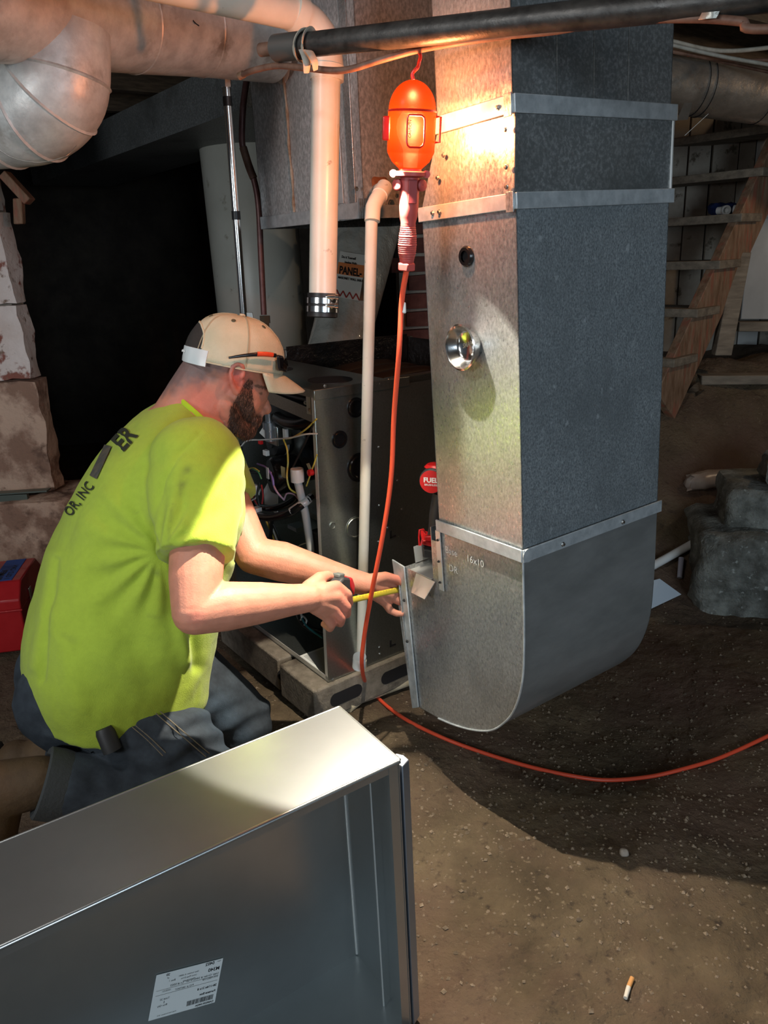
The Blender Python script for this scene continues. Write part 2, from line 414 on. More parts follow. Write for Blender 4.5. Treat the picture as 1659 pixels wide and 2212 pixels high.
# --- painted stone pier on the left with a ledge
LT = 3.0
pr = lambda px, py: hit(px, py, un(110, 1060, LT), C_F * V(1, 1, 0))     # upright plane facing the lens at the pier
e_top, e_bot = un(112, 1064, LT), None
xr = un(122, 1060, LT)
wl = struct(MB().box((xr[0]-1.3, xr[1]+0.06, 0.0), 1.24 * X, 0.10 * Y, 2.06 * Z).build('wall_left', MT['mortar']), 'flaking painted stone pier left of the dark opening')
zc = lambda py: hit(60, py, xr, (0, 1, 0))[2]
rows = [(1066, 822, 'stone', 0.0), (822, 655, 'plaster', -0.012), (655, 452, 'plaster', -0.018), (452, 372, 'plaster', -0.03)]
for i, (y0, y1, mt_, dx) in enumerate(rows):
    z0, z1 = zc(y0), zc(y1)
    rough_block((xr[0]-0.62, xr[1], z0 + 0.004), V(0.62 + dx, 0, 0), 0.09 * Y, V(0, 0, z1 - z0 - 0.008), 0.016, 0.03, seed=i * 3.1, rnd=0.004).build('stone', MT[mt_], wl, smooth=60)
    rough_block((xr[0]-1.30, xr[1]+0.01, z0 + 0.004), V(0.665, 0, 0), 0.09 * Y, V(0, 0, z1 - z0 - 0.008), 0.016, 0.05, seed=9 + i * 3.1, rnd=0.004).build('stone', MT[mt_], wl, smooth=60)
zt = zc(1064)
rough_block((xr[0]-1.3, xr[1]-0.10, -0.02), V(1.40, 0, 0), 0.34 * Y, V(0, 0, zt + 0.01), 0.03, 0.035, seed=31, rnd=0.05).build('stone', MT['stone'], wl, smooth=60)
# torn wooden lath hanging off the top of the pier
ob = MB()
p0, p1 = hit(2, 375, xr - V(0, 0.05, 0), Y), hit(48, 425, xr - V(0, 0.05, 0), Y)
d = unit(p1 - p0); w = unit(np.cross(d, Y))
ob.box(p0 - w * 0.014, d * (np.linalg.norm(p1 - p0) + 0.02), w * 0.03, Y * 0.05)
lath = ob.build('torn_lath', MT['wood'], bevel=0.003, origin=p0)
q0, q1 = hit(34, 428, xr - V(0, 0.05, 0), Y), hit(36, 484, xr - V(0, 0.05, 0), Y)
MB().box(q0 - X * 0.012, q1 - q0, X * 0.032, Y * 0.03).build('hanging_end', MT['wood'], lath, bevel=0.004)
tag(lath, 'broken brown wooden lath sticking out of the pier top', 'lath')

# --- brick chimney stub behind the furnace
cb = un(938, 300, 3.20) * V(1, 1, 0)
CH = struct(MB().box(cb + V(-0.17, -0.03, 0), X * 0.84, Y * 0.45, Z * 2.05).build('wall_chimney', MT['mortar']), 'crumbling red brick chimney behind the furnace')
rnd = random.Random(3)
bl = V(1, 0, 0); bn = V(0, 1, 0)
me_b = None
k = 0
for r in range(18):
    z = 0.55 + r * 0.077
    x0 = -0.20 + (0.05 if r % 2 else 0.0) + rnd.uniform(-0.03, 0.05) - max(0, (5 - r)) * 0.012
    for c in range(4):
        base = cb + X * (x0 + c * 0.215) + Y * rnd.uniform(-0.075, -0.05) + Z * z
        if me_b is None:
            o = rough_block((0, 0, 0), X * 0.203, Y * 0.1, Z * 0.064, 0.006, 0.034, 2.0, 0.006).build('brick', MT['brick'], CH, smooth=60)
            me_b = o.data; v0 = np.array([v.co for v in me_b.vertices])
            for v in me_b.vertices: v.co = Vector(v.co) + Vector(CH.location)
        else:
            o = bpy.data.objects.new('brick', me_b); COL.objects.link(o); o.parent = CH
        o.location = tuple(base - V(CH.location)); o.rotation_euler = (0, 0, rnd.uniform(-0.04, 0.04))

# --- plank wall and board behind the stairs
ST = 3.75
wp = struct(MB().box(un(1480, 600, ST + .12) * V(1, 1, 0) + V(-0.5, 0.05, 0.5), 2.2 * X + 0.3 * Y, 0.08 * Y, 1.56 * Z).build('wall_stair', MT['wood_dark']), 'plank partition behind the cellar stairs')
rnd = random.Random(5)
pb = un(1430, 600, ST + .1) * V(1, 1, 0)
wd = unit(V(2.2, 0.3, 0))
xw = -0.32
while xw < 1.5:
    w_ = rnd.choice([0.09, 0.12, 0.14])
    MB().box(pb + wd * xw + Y * rnd.uniform(-0.005, 0.008) + Z * 0.55, wd * (w_ - 0.008), Y * 0.02, Z * (1.50)).build('plank', rnd.choice([MT['plank'], MT['plank'], MT['drywall']]), wp, bevel=0.002)
    xw += w_
# ================================================================== DUCTWORK
DA, DB, DZ = frame(0.594, -0.029, 0.009); DO = V(0.261, 1.349, 0.68)
dl = lambda a, b, z: DO + DA * a + DB * b + DZ * z
duct = thing('return_air_duct', 'tall grey galvanised return duct with curved boot hanging over the dirt', 'duct', dl(0.2, 0.2, -0.5))
TH = 0.002
def shell(name, lo, hi, mt_front, mt_side, rot=None, faces='LRBK'):
    """rectangular sheet section between two rectangles given as (a0,a1,b0,b1,z); one panel per side"""
    def corners(q): a0, a1, b0, b1, z = q; return [dl(a0, b0, z), dl(a1, b0, z), dl(a1, b1, z), dl(a0, b1, z)]
    P, Q = corners(lo), corners(hi)
    for i, mt_ in ((0, mt_front), (3, mt_side), (1, mt_front), (2, mt_front)):
        j = (i + 1) % 4
        MB().quad(P[i], P[j], Q[j], Q[i], TH).build(name, mt_, duct, smooth=0)
AW, BW = 0.406, 0.254
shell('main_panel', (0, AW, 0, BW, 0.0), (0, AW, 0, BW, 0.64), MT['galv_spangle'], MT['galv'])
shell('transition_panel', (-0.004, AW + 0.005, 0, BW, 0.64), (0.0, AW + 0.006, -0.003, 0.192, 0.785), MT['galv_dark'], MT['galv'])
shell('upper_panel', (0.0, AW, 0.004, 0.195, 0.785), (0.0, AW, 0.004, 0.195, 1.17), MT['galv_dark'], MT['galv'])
# standing creases of the upper section, right face
for a in (0.10, 0.19, 0.28):
    MB().box(dl(a, 0.003, 0.80), DA * 0.003, -DB * 0.0015, DZ * 0.44).build('crease', MT['galv_dark'], duct)
def strip(name, p0, p1, p2, p3, n, mt_=None, th=0.004, bev=0.0012):
    return MB().quad(V(p0) + V(n) * th, V(p1) + V(n) * th, V(p2) + V(n) * th, V(p3) + V(n) * th, th, n).build(name, mt_ or MT['galv_band'], duct, bevel=bev)
# drive cleats
for z0, z1, b1, a1, f in ((0.0, 0.026, BW, AW, 1), (0.629, 0.655, BW, AW, 1), (0.772, 0.800, 0.193, AW, 1)):
    o_ = 0.004
    strip('cleat', dl(-o_, b1 + 0.003, z0), dl(-o_, -0.004, z0), dl(-o_, -0.004, z1), dl(-o_, b1 + 0.003, z1), -DA)
    strip('cleat', dl(-0.006, -o_, z0), dl(a1 + 0.006, -o_, z0), dl(a1 + 0.006, -o_, z1), dl(-0.006, -o_, z1), -DB)
    if z0 == 0.0: MB().lathe([(0.0, 0.0), (0.0135, 0.0), (0.0135, 0.002), (0.0, 0.0025)], dl(0.006, -0.007, 0.013), -DB, 20).build('corner_tab', MT['galv_band'], duct)
    else: MB().box(dl(-0.0105, 0.014, z0 - 0.004), DA * 0.002, DB * -0.018, DZ * (z1 - z0 + 0.006)).build('corner_tab', MT['galv'], duct, bevel=0.0006)
def screw(p, n, parent, r=0.004, mt_=None):
    return MB().lathe([(r * 1.45, 0.0), (r * 1.45, 0.0008), (r, 0.0010), (r * 0.95, 0.0036), (0, 0.0038)], V(p), V(n), 6).build('screw', mt_ or MT['zinc'], parent, smooth=20)
for b, z in ((0.03, 0.785), (0.21, 0.642), (0.012, 0.75), (0.012, 0.695), (0.012, 0.665), (0.19, 0.642), (0.19, 0.70), (0.17, 0.735)):
    screw(dl(-0.009, b, z), -DA, duct, 0.0032)
for a in (0.10, 0.28):
    screw(dl(a, -0.009, 0.010), -DB, duct, 0.0036)
# hem down the right rear corner
MB().tube([dl(AW, -0.002, z) for z in (0.64, 0.785)], 0.003, 8).build('hem', MT['white_metal'], duct)
# rolled boot: side sheet in the (b,z) plane, wrapped sheet along a
prof = [(0.398, -0.13), (0.398, -0.505), (0.30, -0.496), (0.24, -0.484), (0.17, -0.462), (0.11, -0.432), (0.066, -0.390), (0.036, -0.346), (0.016, -0.295), (0.005, -0.24), (0.001, -0.17), (0.0, 0.0), (BW, 0.0), (BW, -0.03), (0.285, -0.03), (0.285, -0.13)]
sm = prof[:2] + [tuple(p) for p in catmull([V(*p) for p in prof[2:11]], 5)] + prof[11:]
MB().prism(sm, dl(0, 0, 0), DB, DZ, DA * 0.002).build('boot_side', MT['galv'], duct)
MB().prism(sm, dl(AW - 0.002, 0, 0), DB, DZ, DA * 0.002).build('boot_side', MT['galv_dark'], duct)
wrap = [(0.398, -0.505)] + [tuple(p) for p in catmull([V(*p) for p in prof[2:11]], 5)] + [(0.0, -0.12), (0.0, -0.06), (0.0, 0.0)]
wm = MB(); inner = []
for i, (b, z) in enumerate(wrap):
    b2, z2 = (b + 0.0015, z + 0.0015)
    inner.append((b2, z2))
nW = len(wrap)
vs = [dl(0, b, z) for b, z in wrap] + [dl(AW, b, z) for b, z in wrap] + [dl(0, b, z) for b, z in inner] + [dl(AW, b, z) for b, z in inner]
fs = []
for i in range(nW - 1):
    fs += [(i, nW+i, nW+i+1, i+1), (2*nW+i, 2*nW+i+1, 3*nW+i+1, 3*nW+i), (i, i+1, 2*nW+i+1, 2*nW+i), (nW+i, 3*nW+i, 3*nW+i+1, nW+i+1)]
wm.add(vs, fs).build('boot_wrap', MT['galv_smooth'], duct, smooth=30)
MB().quad(dl(0, 0.398, -0.13), dl(AW, 0.398, -0.13), dl(AW, 0.285, -0.13), dl(0, 0.285, -0.13), 0.002).build('boot_ledge', MT['galv'], duct)
MB().quad(dl(0, 0.285, -0.13), dl(AW, 0.285, -0.13), dl(AW, 0.285, 0.0), dl(0, 0.285, 0.0), 0.002).build('boot_back', MT['galv'], duct)
# seam hem along the rolled edge
MB().tube([dl(-0.001, b - 0.001, z) for b, z in wrap[1:]], 0.0022, 8).build('seam', MT['galv_band'], duct)
# furnace-side flange with its folded edge
MB().quad(dl(-0.006, 0.440, -0.12), dl(-0.006, 0.392, -0.125), dl(-0.006, 0.374, -0.50), dl(-0.006, 0.400, -0.515), 0.004, -DA).build('flange', MT['galv_band'], duct, bevel=0.001)
MB().quad(dl(-0.010, 0.418, -0.16), dl(-0.010, 0.412, -0.16), dl(-0.010, 0.400, -0.40), dl(-0.010, 0.404, -0.40), 0.003, -DA).build('flange_fold', MT['galv'], duct, bevel=0.001)
for z in (-0.21, -0.32): screw(dl(-0.011, 0.392, z), -DA, duct, 0.003, MT['black_matte'])
# cut tabs folded out at the ledge
MB().quad(dl(-0.004, 0.37, -0.125), dl(-0.004, 0.29, -0.125), dl(0.10, 0.29, -0.125), dl(0.10, 0.37, -0.125), 0.0015).build('folded_tab', MT['white_metal'], duct)
MB().quad(dl(-0.005, 0.345, -0.127), dl(-0.03, 0.335, -0.165), dl(-0.03, 0.285, -0.165), dl(-0.005, 0.275, -0.127), 0.0015).build('folded_tab', MT['white_metal'], duct)
MB().quad(dl(0.03, 0.392, -0.125), dl(0.26, 0.392, -0.125), dl(0.26, 0.396, -0.085), dl(0.03, 0.396, -0.085), 0.0015).build('folded_tab', MT['white_metal'], duct)
MB().quad(dl(-0.006, 0.262, 0.0), dl(-0.006, 0.247, 0.0), dl(-0.006, 0.244, -0.14), dl(-0.006, 0.259, -0.14), 0.002, -DA).build('edge_strip', MT['white_metal'], duct)
for z in (-0.02, -0.07, -0.12): screw(dl(-0.008, 0.252, z), -DA, duct, 0.0022, MT['black_matte'])
# round grommet
MB().lathe([(0.010, 0.006), (0.0155, 0.006), (0.0185, 0.002), (0.0185, 0.0), (0.010, 0.0)], dl(-0.002, 0.127, 0.561), -DA, 28, cap=False).build('grommet', MT['black_gloss'], duct)
MB().lathe([(0.0, 0.0004), (0.011, 0.0004)], dl(-0.002, 0.127, 0.561), -DA, 20).build('grommet_hole_shade', MT['ink_and_hole'], duct)  # flat black disc, the dark of the hole put into its colour
# pencil marks on the boot: 'Base' '10x16'
MT['pencil'] = mat('chalky_pencil', (0.55, 0.56, 0.55), 0.7)
for txt, b, z, s_ in (('Base', 0.235, -0.045, 0.022), ('16x10', 0.165, -0.045, 0.022), ('DR', 0.225, -0.085, 0.022)):
    MB().text(txt, lambda x, y, b=b, z=z: dl(-0.0026, b - x, z + y), s_).build('pencil_note', MT['pencil'], duct, smooth=0)

# --- magnetic parts bowl on the duct with two screws in it
bo = dl(-0.002, 0.126, 0.401)
BU, BWv = DB, DZ
bowl = thing('magnetic_parts_bowl', 'round stainless magnetic parts bowl stuck to the duct side', 'bowl', bo)
R = 0.043
MB().lathe([(R, 0.026), (R - 0.003, 0.0275), (R - 0.007, 0.024), (R - 0.013, 0.009), (R - 0.018, 0.004), (0, 0.004)], bo, -DA, 48, cap=False).build('dish', MT['steel'], bowl, smooth=60)
MB().lathe([(R, 0.026), (R - 0.004, 0.02), (R - 0.011, 0.003), (R - 0.014, 0.0), (0, 0.0)], bo, -DA, 48, cap=False).build('dish_back', MT['steel'], bowl, smooth=60)
MB().text('SMART', lambda x, y: bo - DA * 0.0045 - DB * (x * 0.9) + DZ * (y + x * 0.25), 0.012, align='CENTER', bold=0.0003).build('stamped_name', mat('stamped_line', (0.38, 0.34, 0.28), 0.4, 0.6), bowl, smooth=0)
for i, (b, z, dx, dz) in enumerate(((-0.017, 0.017, 0.25, 0.95), (-0.020, -0.008, 0.75, 0.6))):
    p = bo - DA * 0.007 + DB * b + DZ * z; ax = unit(-DB * dx * -1 - DZ * dz)
    s_ = thing('sheet_metal_screw', ('upper' if i == 0 else 'lower') + ' of two small zinc screws held inside the magnetic bowl', 'screw', p, 'screws in the magnetic bowl')
    MB().lathe([(0, 0), (0.0033, 0), (0.0033, 0.003), (0.0045, 0.0031), (0.0045, 0.0038), (0.0018, 0.004)], p, ax, 6).build('head', MT['zinc'], s_, smooth=20)
    MB().lathe([(0.0017, 0.0038)] + [(0.0014 + 0.0005 * (q % 2), 0.005 + q * 0.0008) for q in range(9)] + [(0, 0.0135)], p, ax, 10).build('thread', MT['zinc'], s_)

# ------------------------------------------------------------------ furnace
FA, FB, FZ = frame(0.642, 0.026, -0.009); FO = V(-0.1775, 1.862, 0.128)
FH, FW, FD = 0.815, 0.533, 0.74
def fl_(a, b, z): return FO + FA * a + FB * b + FZ * (z + 0.045 * 0)
furn = thing('gas_furnace', 'open silver gas furnace cabinet with exposed wiring on concrete blocks', 'furnace', FO)
FT = 0.002
MB().box(fl_(0, -0.0, 0), FA * FD, FB * FT, FZ * FH).build('side_panel', MT['galv_furn'], furn, bevel=0.001)
MB().box(fl_(0, FW - FT, 0), FA * FD, FB * FT, FZ * FH).build('side_panel', MT['galv_furn'], furn, bevel=0.001)
MB().box(fl_(FD - FT, FT, 0), FA * FT, FB * (FW - 2 * FT), FZ * FH).build('back_panel', MT['galv_furn'], furn)
MB().box(fl_(0, FT, 0), FA * (FD - FT), FB * (FW - 2 * FT), FZ * 0.003).build('base_pan', MT['galv_furn'], furn)
# top deck in front of the duct opening, opening rim, dark liner
MB().box(fl_(0, FT, FH - FT), FA * 0.23, FB * (FW - 2 * FT), FZ * FT).build('top_deck', MT['galv_furn'], furn)
# front return flange of the side panel
MB().box(fl_(0.0, FT, 0.0), FA * FT, FB * 0.012, FZ * FH).build('front_flange', MT['white_metal'], furn)
MB().box(fl_(0.0, FW - FT - 0.012, 0.0), FA * FT, FB * 0.012, FZ * FH).build('front_flange', MT['galv_furn'], furn)
MB().box(fl_(0.0, FT, FH - 0.02), FA * FT, FB * (FW - 2 * FT), FZ * 0.018).build('front_flange', MT['galv_furn'], furn)
MB().box(fl_(0.0, FT, 0.0), FA * FT, FB * (FW - 2 * FT), FZ * 0.016).build('front_flange', MT['white_metal'], furn)
# raised rim at the rear of the opening with black foil inside
for nm, p, u_, w_ in (('opening_rim', fl_(0.23, FW - 0.02, FH - 0.02), FA * (FD - 0.23), FB * 0.02), ('opening_rim', fl_(FD - 0.02, 0, FH - 0.02), FA * 0.02, FB * FW), ('opening_rim', fl_(0.23, 0, FH - 0.02), FA * (FD - 0.23), FB * 0.02)):
    MB().box(p, u_, w_, FZ * (0.05 if nm and p is not None and np.dot(p - FO, FB) > 0.3 else 0.022)).build(nm, MT['galv_furn'], furn, bevel=0.002)
MB().box(fl_(0.23, FW - 0.024, FH - 0.16), FA * (FD - 0.26), FB * 0.004, FZ * 0.20).build('foil_liner', MT['foil_dark'], furn)
MB().box(fl_(FD - 0.026, 0.02, FH - 0.16), FA * 0.004, FB * (FW - 0.04), FZ * 0.19).build('foil_liner', MT['foil_dark'], furn)
MB().box(fl_(0.23, 0.02, FH - 0.17), FA * (FD - 0.26), FB * (FW - 0.044), FZ * 0.004).build('exchanger_plate', MT['black_matte'], furn)
MT['exch'] = mat('brown_exchanger_steel', (0.07, 0.045, 0.032), 0.4, 0.5)
for k in range(5):
    b = 0.06 + k * 0.1
    MB().tube(catmull([fl_(0.27, b, FH - 0.09), fl_(0.40, b, FH - 0.055), fl_(0.58, b, FH - 0.055), fl_(FD - 0.05, b, FH - 0.10)], 6), 0.030, 12, flat=0.9).build('heat_exchanger_cell', MT['exch'], furn)
# vent holes in the deck
for a, b, r in ((0.115, 0.10, 0.055), (0.10, 0.36, 0.048)):
    MB().lathe([(0, 0.0006), (r, 0.0006), (r, 0.0012), (r + 0.004, 0.0012), (r + 0.004, 0)], fl_(a, b, FH), FZ, 32).build('deck_hole_shade', [MT['ink_and_hole']], furn)  # no real cut-out: black disc carries the shade inside the hole
# knockouts and rubber plugs on the visible side
def side_pt(px, py): return hit(px, py, fl_(0, 0, 0), FB)
for px, py, r, kind in ((768, 880, 0.026, 'plug'), (733, 949, 0.023, 'plug'), (776, 1009, 0.039, 'plug'), (718, 1135, 0.010, 'plate'), (768, 1140, 0.032, 'plate')):
    p = side_pt(px, py)
    if kind == 'plug':
        pl = MB().lathe([(0, 0.0015), (r * 0.62, 0.0015), (r * 0.70, 0.006), (r * 0.80, 0.006), (r * 0.86, 0.0025), (r, 0.003), (r, 0.0)], p, -FB, 36).build('rubber_plug', MT['black_gloss'], furn)
    else:
        MB().lathe([(0, 0.001), (r * 0.72, 0.001), (r * 0.78, 0.003), (r * 0.88, 0.003), (r * 0.92, 0.0012), (r, 0.0015), (r, 0.0)], p, -FB, 32).build('knockout', MT['galv_furn'], furn)
for px, py in ((702, 834), (802, 817), (820, 829), (819, 966), (859, 1038), (820, 1092), (838, 1140), (819, 1170), (820, 1398), (821, 1412), (868, 1100), (720, 1468)):
    screw(side_pt(px, py), -FB, furn, 0.0034)
for px, py in ((842, 1163), (842, 1398)):
    p = side_pt(px, py)
    MB().box(p - FB * 0.0015, FA * 0.022, FB * 0.0015, FZ * 0.006).box(p - FB * 0.0015, FA * 0.006, FB * 0.0015, FZ * 0.022).build('corner_mark', MT['ink_and_hole'], furn)
MB().box(fl_(-0.001, -0.003, FH - 0.025), FA * 0.30, FB * 0.003, FZ * 0.025).build('top_hem', MT['galv_furn'], furn, bevel=0.001)

# interior of the open front
inn = thing  # (alias unused)
vb = 0.30
MB().box(fl_(vb, FT, 0.29), FA * 0.002, FB * (FW - 2 * FT), FZ * (FH - 0.31)).build('vestibule_panel', MT['galv_furn'], furn)
MB().box(fl_(0.03, FT, 0.27), FA * (vb - 0.03), FB * (FW - 2 * FT), FZ * 0.002).build('blower_deck', MT['galv_furn'], furn)
MB().box(fl_(0.34, FT, 0.0), FA * 0.002, FB * (FW - 2 * FT), FZ * 0.28).build('blower_panel', MT['galv_furn'], furn)
# wiring diagram sheet on the base pan
sheet = MB().quad(fl_(0.012, 0.03, 0.0045), fl_(0.012, 0.17, 0.0045), fl_(0.12, 0.17, 0.0045), fl_(0.12, 0.03, 0.0045), 0.0006, FZ).build('paper_sheet', MT['label'], furn)
lm = MB()
for k in range(22):
    lm.quad(fl_(0.02 + k * 0.004, 0.04, 0.0051), fl_(0.02 + k * 0.004, 0.16, 0.0051), fl_(0.0215 + k * 0.004, 0.16, 0.0051), fl_(0.0215 + k * 0.004, 0.04, 0.0051), 0.0002, FZ)
lm.build('print_lines', mat('grey_print', (0.25, 0.26, 0.26), 0.6), sheet, smooth=0)
def fp(px, py, a):  # pixel to a plane parallel to the furnace front at depth a behind it
    return hit(px, py, fl_(a, 0, 0), FA)
# burner box and manifold bar near the top
MB().box(fl_(0.09, 0.02, FH - 0.13), FA * 0.16, FB * 0.40, FZ * 0.075).build('burner_box', MT['black_matte'], furn, bevel=0.006)
MB().tube([fp(690 - 6, 868, 0.07), fp(560, 850 - 10, 0.07)], 0.020, 16).build('manifold_pipe', MT['black_gloss'], furn)
br = fp(676, 912, 0.04); bl_ = fp(575, 868, 0.04)
MB().quad(br, bl_, bl_ + FZ * 0.035, br + FZ * 0.035, 0.003).build('burner_bracket', MT['galv_furn'], furn)
MB().box(fp(672, 896, 0.02), FA * 0.02, FB * 0.02, FZ * 0.07).build('corner_bracket', MT['white_metal'], furn)
for px, py in ((668, 850), (668, 885), (660, 870)): screw(fp(px, py, 0.02), -FA, furn, 0.004)
# gas valve body and orifice nut
gv = fp(582, 915, 0.06)
MB().lathe([(0.0, 0), (0.016, 0), (0.016, 0.035), (0.020, 0.035), (0.020, 0.055), (0.011, 0.056), (0.011, 0.08), (0, 0.08)], gv - FZ * 0.05, FZ, 16).build('gas_valve', mat('zinc_casting', (0.42, 0.46, 0.50), 0.3, 0.8), furn)
MB().cbox(gv - FZ * 0.035 + FA * 0.03, FA * 0.05, FB * 0.06, FZ * 0.06).build('valve_body', MT['galv_furn'], furn, bevel=0.004)
# black inducer elbow
MB().tube(catmull([fp(600, 902, 0.06), fp(620, 912, 0.05), fp(650, 915, 0.05), fp(684, 905, 0.06)], 6), 0.017, 16).build('inducer_elbow', MT['black_gloss'], furn)
# inducer housing (drum on the vestibule panel) and its motor
ih = fp(640, 985, 0.20)
MB().lathe([(0.0, 0.0), (0.085, 0.0), (0.085, 0.05), (0.075, 0.055), (0.05, 0.056), (0.045, 0.06), (0, 0.06)], ih + FA * 0.06, -FA, 40).build('inducer_housing', MT['black_gloss'], furn)
im = fp(592, 958, 0.10)
mo = MB().lathe([(0, 0), (0.034, 0.0), (0.038, 0.006), (0.038, 0.05), (0.034, 0.058), (0.012, 0.058), (0.012, 0.064), (0, 0.064)], im + FA * 0.05, -FA, 32).build('inducer_motor', MT['black_matte'], furn)
MB().lathe([(0.0395, 0), (0.0395, 0.008)], im + FA * 0.03, -FA, 32, cap=False).build('motor_band', MT['label'], mo)
mp2 = fp(600, 1030, 0.05)
m2 = MB().lathe([(0, 0), (0.05, 0.0), (0.055, 0.008), (0.055, 0.075), (0.048, 0.085), (0.018, 0.086), (0.014, 0.094), (0, 0.094)], mp2 + FA * 0.07, unit(-FA + FB * 0.25), 40).build('blower_motor', MT['black_gloss'], furn)
MB().cbox(fp(578, 1022, -0.02), FA * 0.002, FB * 0.012, FZ * 0.032).build('motor_label', MT['label'], m2)
MB().cbox(fp(612, 1020, 0.0), FA * 0.002, FB * 0.020, FZ * 0.030).build('motor_label', mat('yellow_label', (0.62, 0.56, 0.30), 0.5), m2)
# white plate bracket, tag, condensate trap
MB().prism([(0, 0), (0.075, -0.01), (0.085, 0.055), (0.03, 0.08), (0.0, 0.05)], fp(572, 1092, 0.06) , -FB, FZ, FA * 0.002).build('motor_mount_plate', MT['white'], furn)
MB().quad(fp(560, 935, 0.05), fp(574, 948, 0.05), fp(584, 930, 0.05), fp(571, 918, 0.05), 0.001).build('hang_tag', MT['label'], furn)
MB().quad(fp(668, 1000, 0.03), fp(676, 1018, 0.03), fp(670, 1020, 0.03), fp(662, 1002, 0.03), 0.001).build('hang_tag', MT['label'], furn)
MB().cbox(fp(617, 937, 0.06), FA * 0.01, FB * 0.018, FZ * 0.03).build('pressure_switch', MT['white'], furn, bevel=0.002)
capm = fp(643, 1040, 0.0)
cp = MB().lathe([(0.0, 0.035), (0.017, 0.035), (0.018, 0.030), (0.018, 0.0), (0.012, -0.002)], capm, FZ, 24).build('drain_cap', MT['white'], furn)
MB().tube([capm, fp(660, 1110, 0.01), fp(672, 1190, 0.02)], 0.011, 14).build('drain_tube', mat('clear_grey_tube', (0.55, 0.56, 0.56), 0.25), furn)
MB().tube(catmull([fp(682, 1066, 0.06), fp(660, 1084, 0.01), fp(625, 1108, -0.02), fp(580, 1118, -0.02), fp(548, 1108, -0.01), fp(540, 1085, 0.02)], 8), 0.0115, 12).build('drain_hose', MT['black_gloss'], furn)
MB().tube(catmull([fp(682, 1066, 0.06), fp(660, 1084, 0.01), fp(630, 1105, -0.018)], 6), 0.0122, 12).build('clear_hose', mat('milky_hose', (0.62, 0.64, 0.64), 0.2), furn)
MB().tube(catmull([fp(545, 1090, 0.03), fp(580, 1098, 0.01), fp(612, 1092, 0.02), fp(640, 1075, 0.04), fp(650, 1060, 0.06)], 8), 0.010, 12).build('drain_hose', MT['black_gloss'], furn)
hl = fp(555, 1100, -0.015)
MB().cbox(hl, FA * 0.02, FB * 0.022, FZ * 0.012).build('hose_label', MT['label'], furn)
MB().lathe([(0.0, 0), (0.0085, 0), (0.0085, 0.012), (0, 0.014)], fp(675, 1020, 0.0), -FA, 16).build('reset_button', MT['red'], furn)
MB().box(fp(692, 1200, 0.03) - FZ * 0.05, FA * 0.06, FB * 0.05, FZ * 0.11).build('door_switch_box', MT['black_matte'], furn, bevel=0.004)
MB().box(fp(640, 1150, 0.10), FA * 0.04, FB * 0.05, FZ * 0.012).build('switch_bracket', mat('pale_blue_bracket', (0.45, 0.55, 0.60), 0.4, 0.4), furn)
MB().quad(fp(570, 1190, 0.27), fp(600, 1190, 0.27), fp(600, 1130, 0.27), fp(570, 1130, 0.27), 0.001).build('rating_plate', MT['label'], furn)
MB().box(fp(615, 1190, 0.22), FA * 0.05, FB * 0.02, FZ * 0.19).build('control_bracket', MT['galv_furn'], furn)
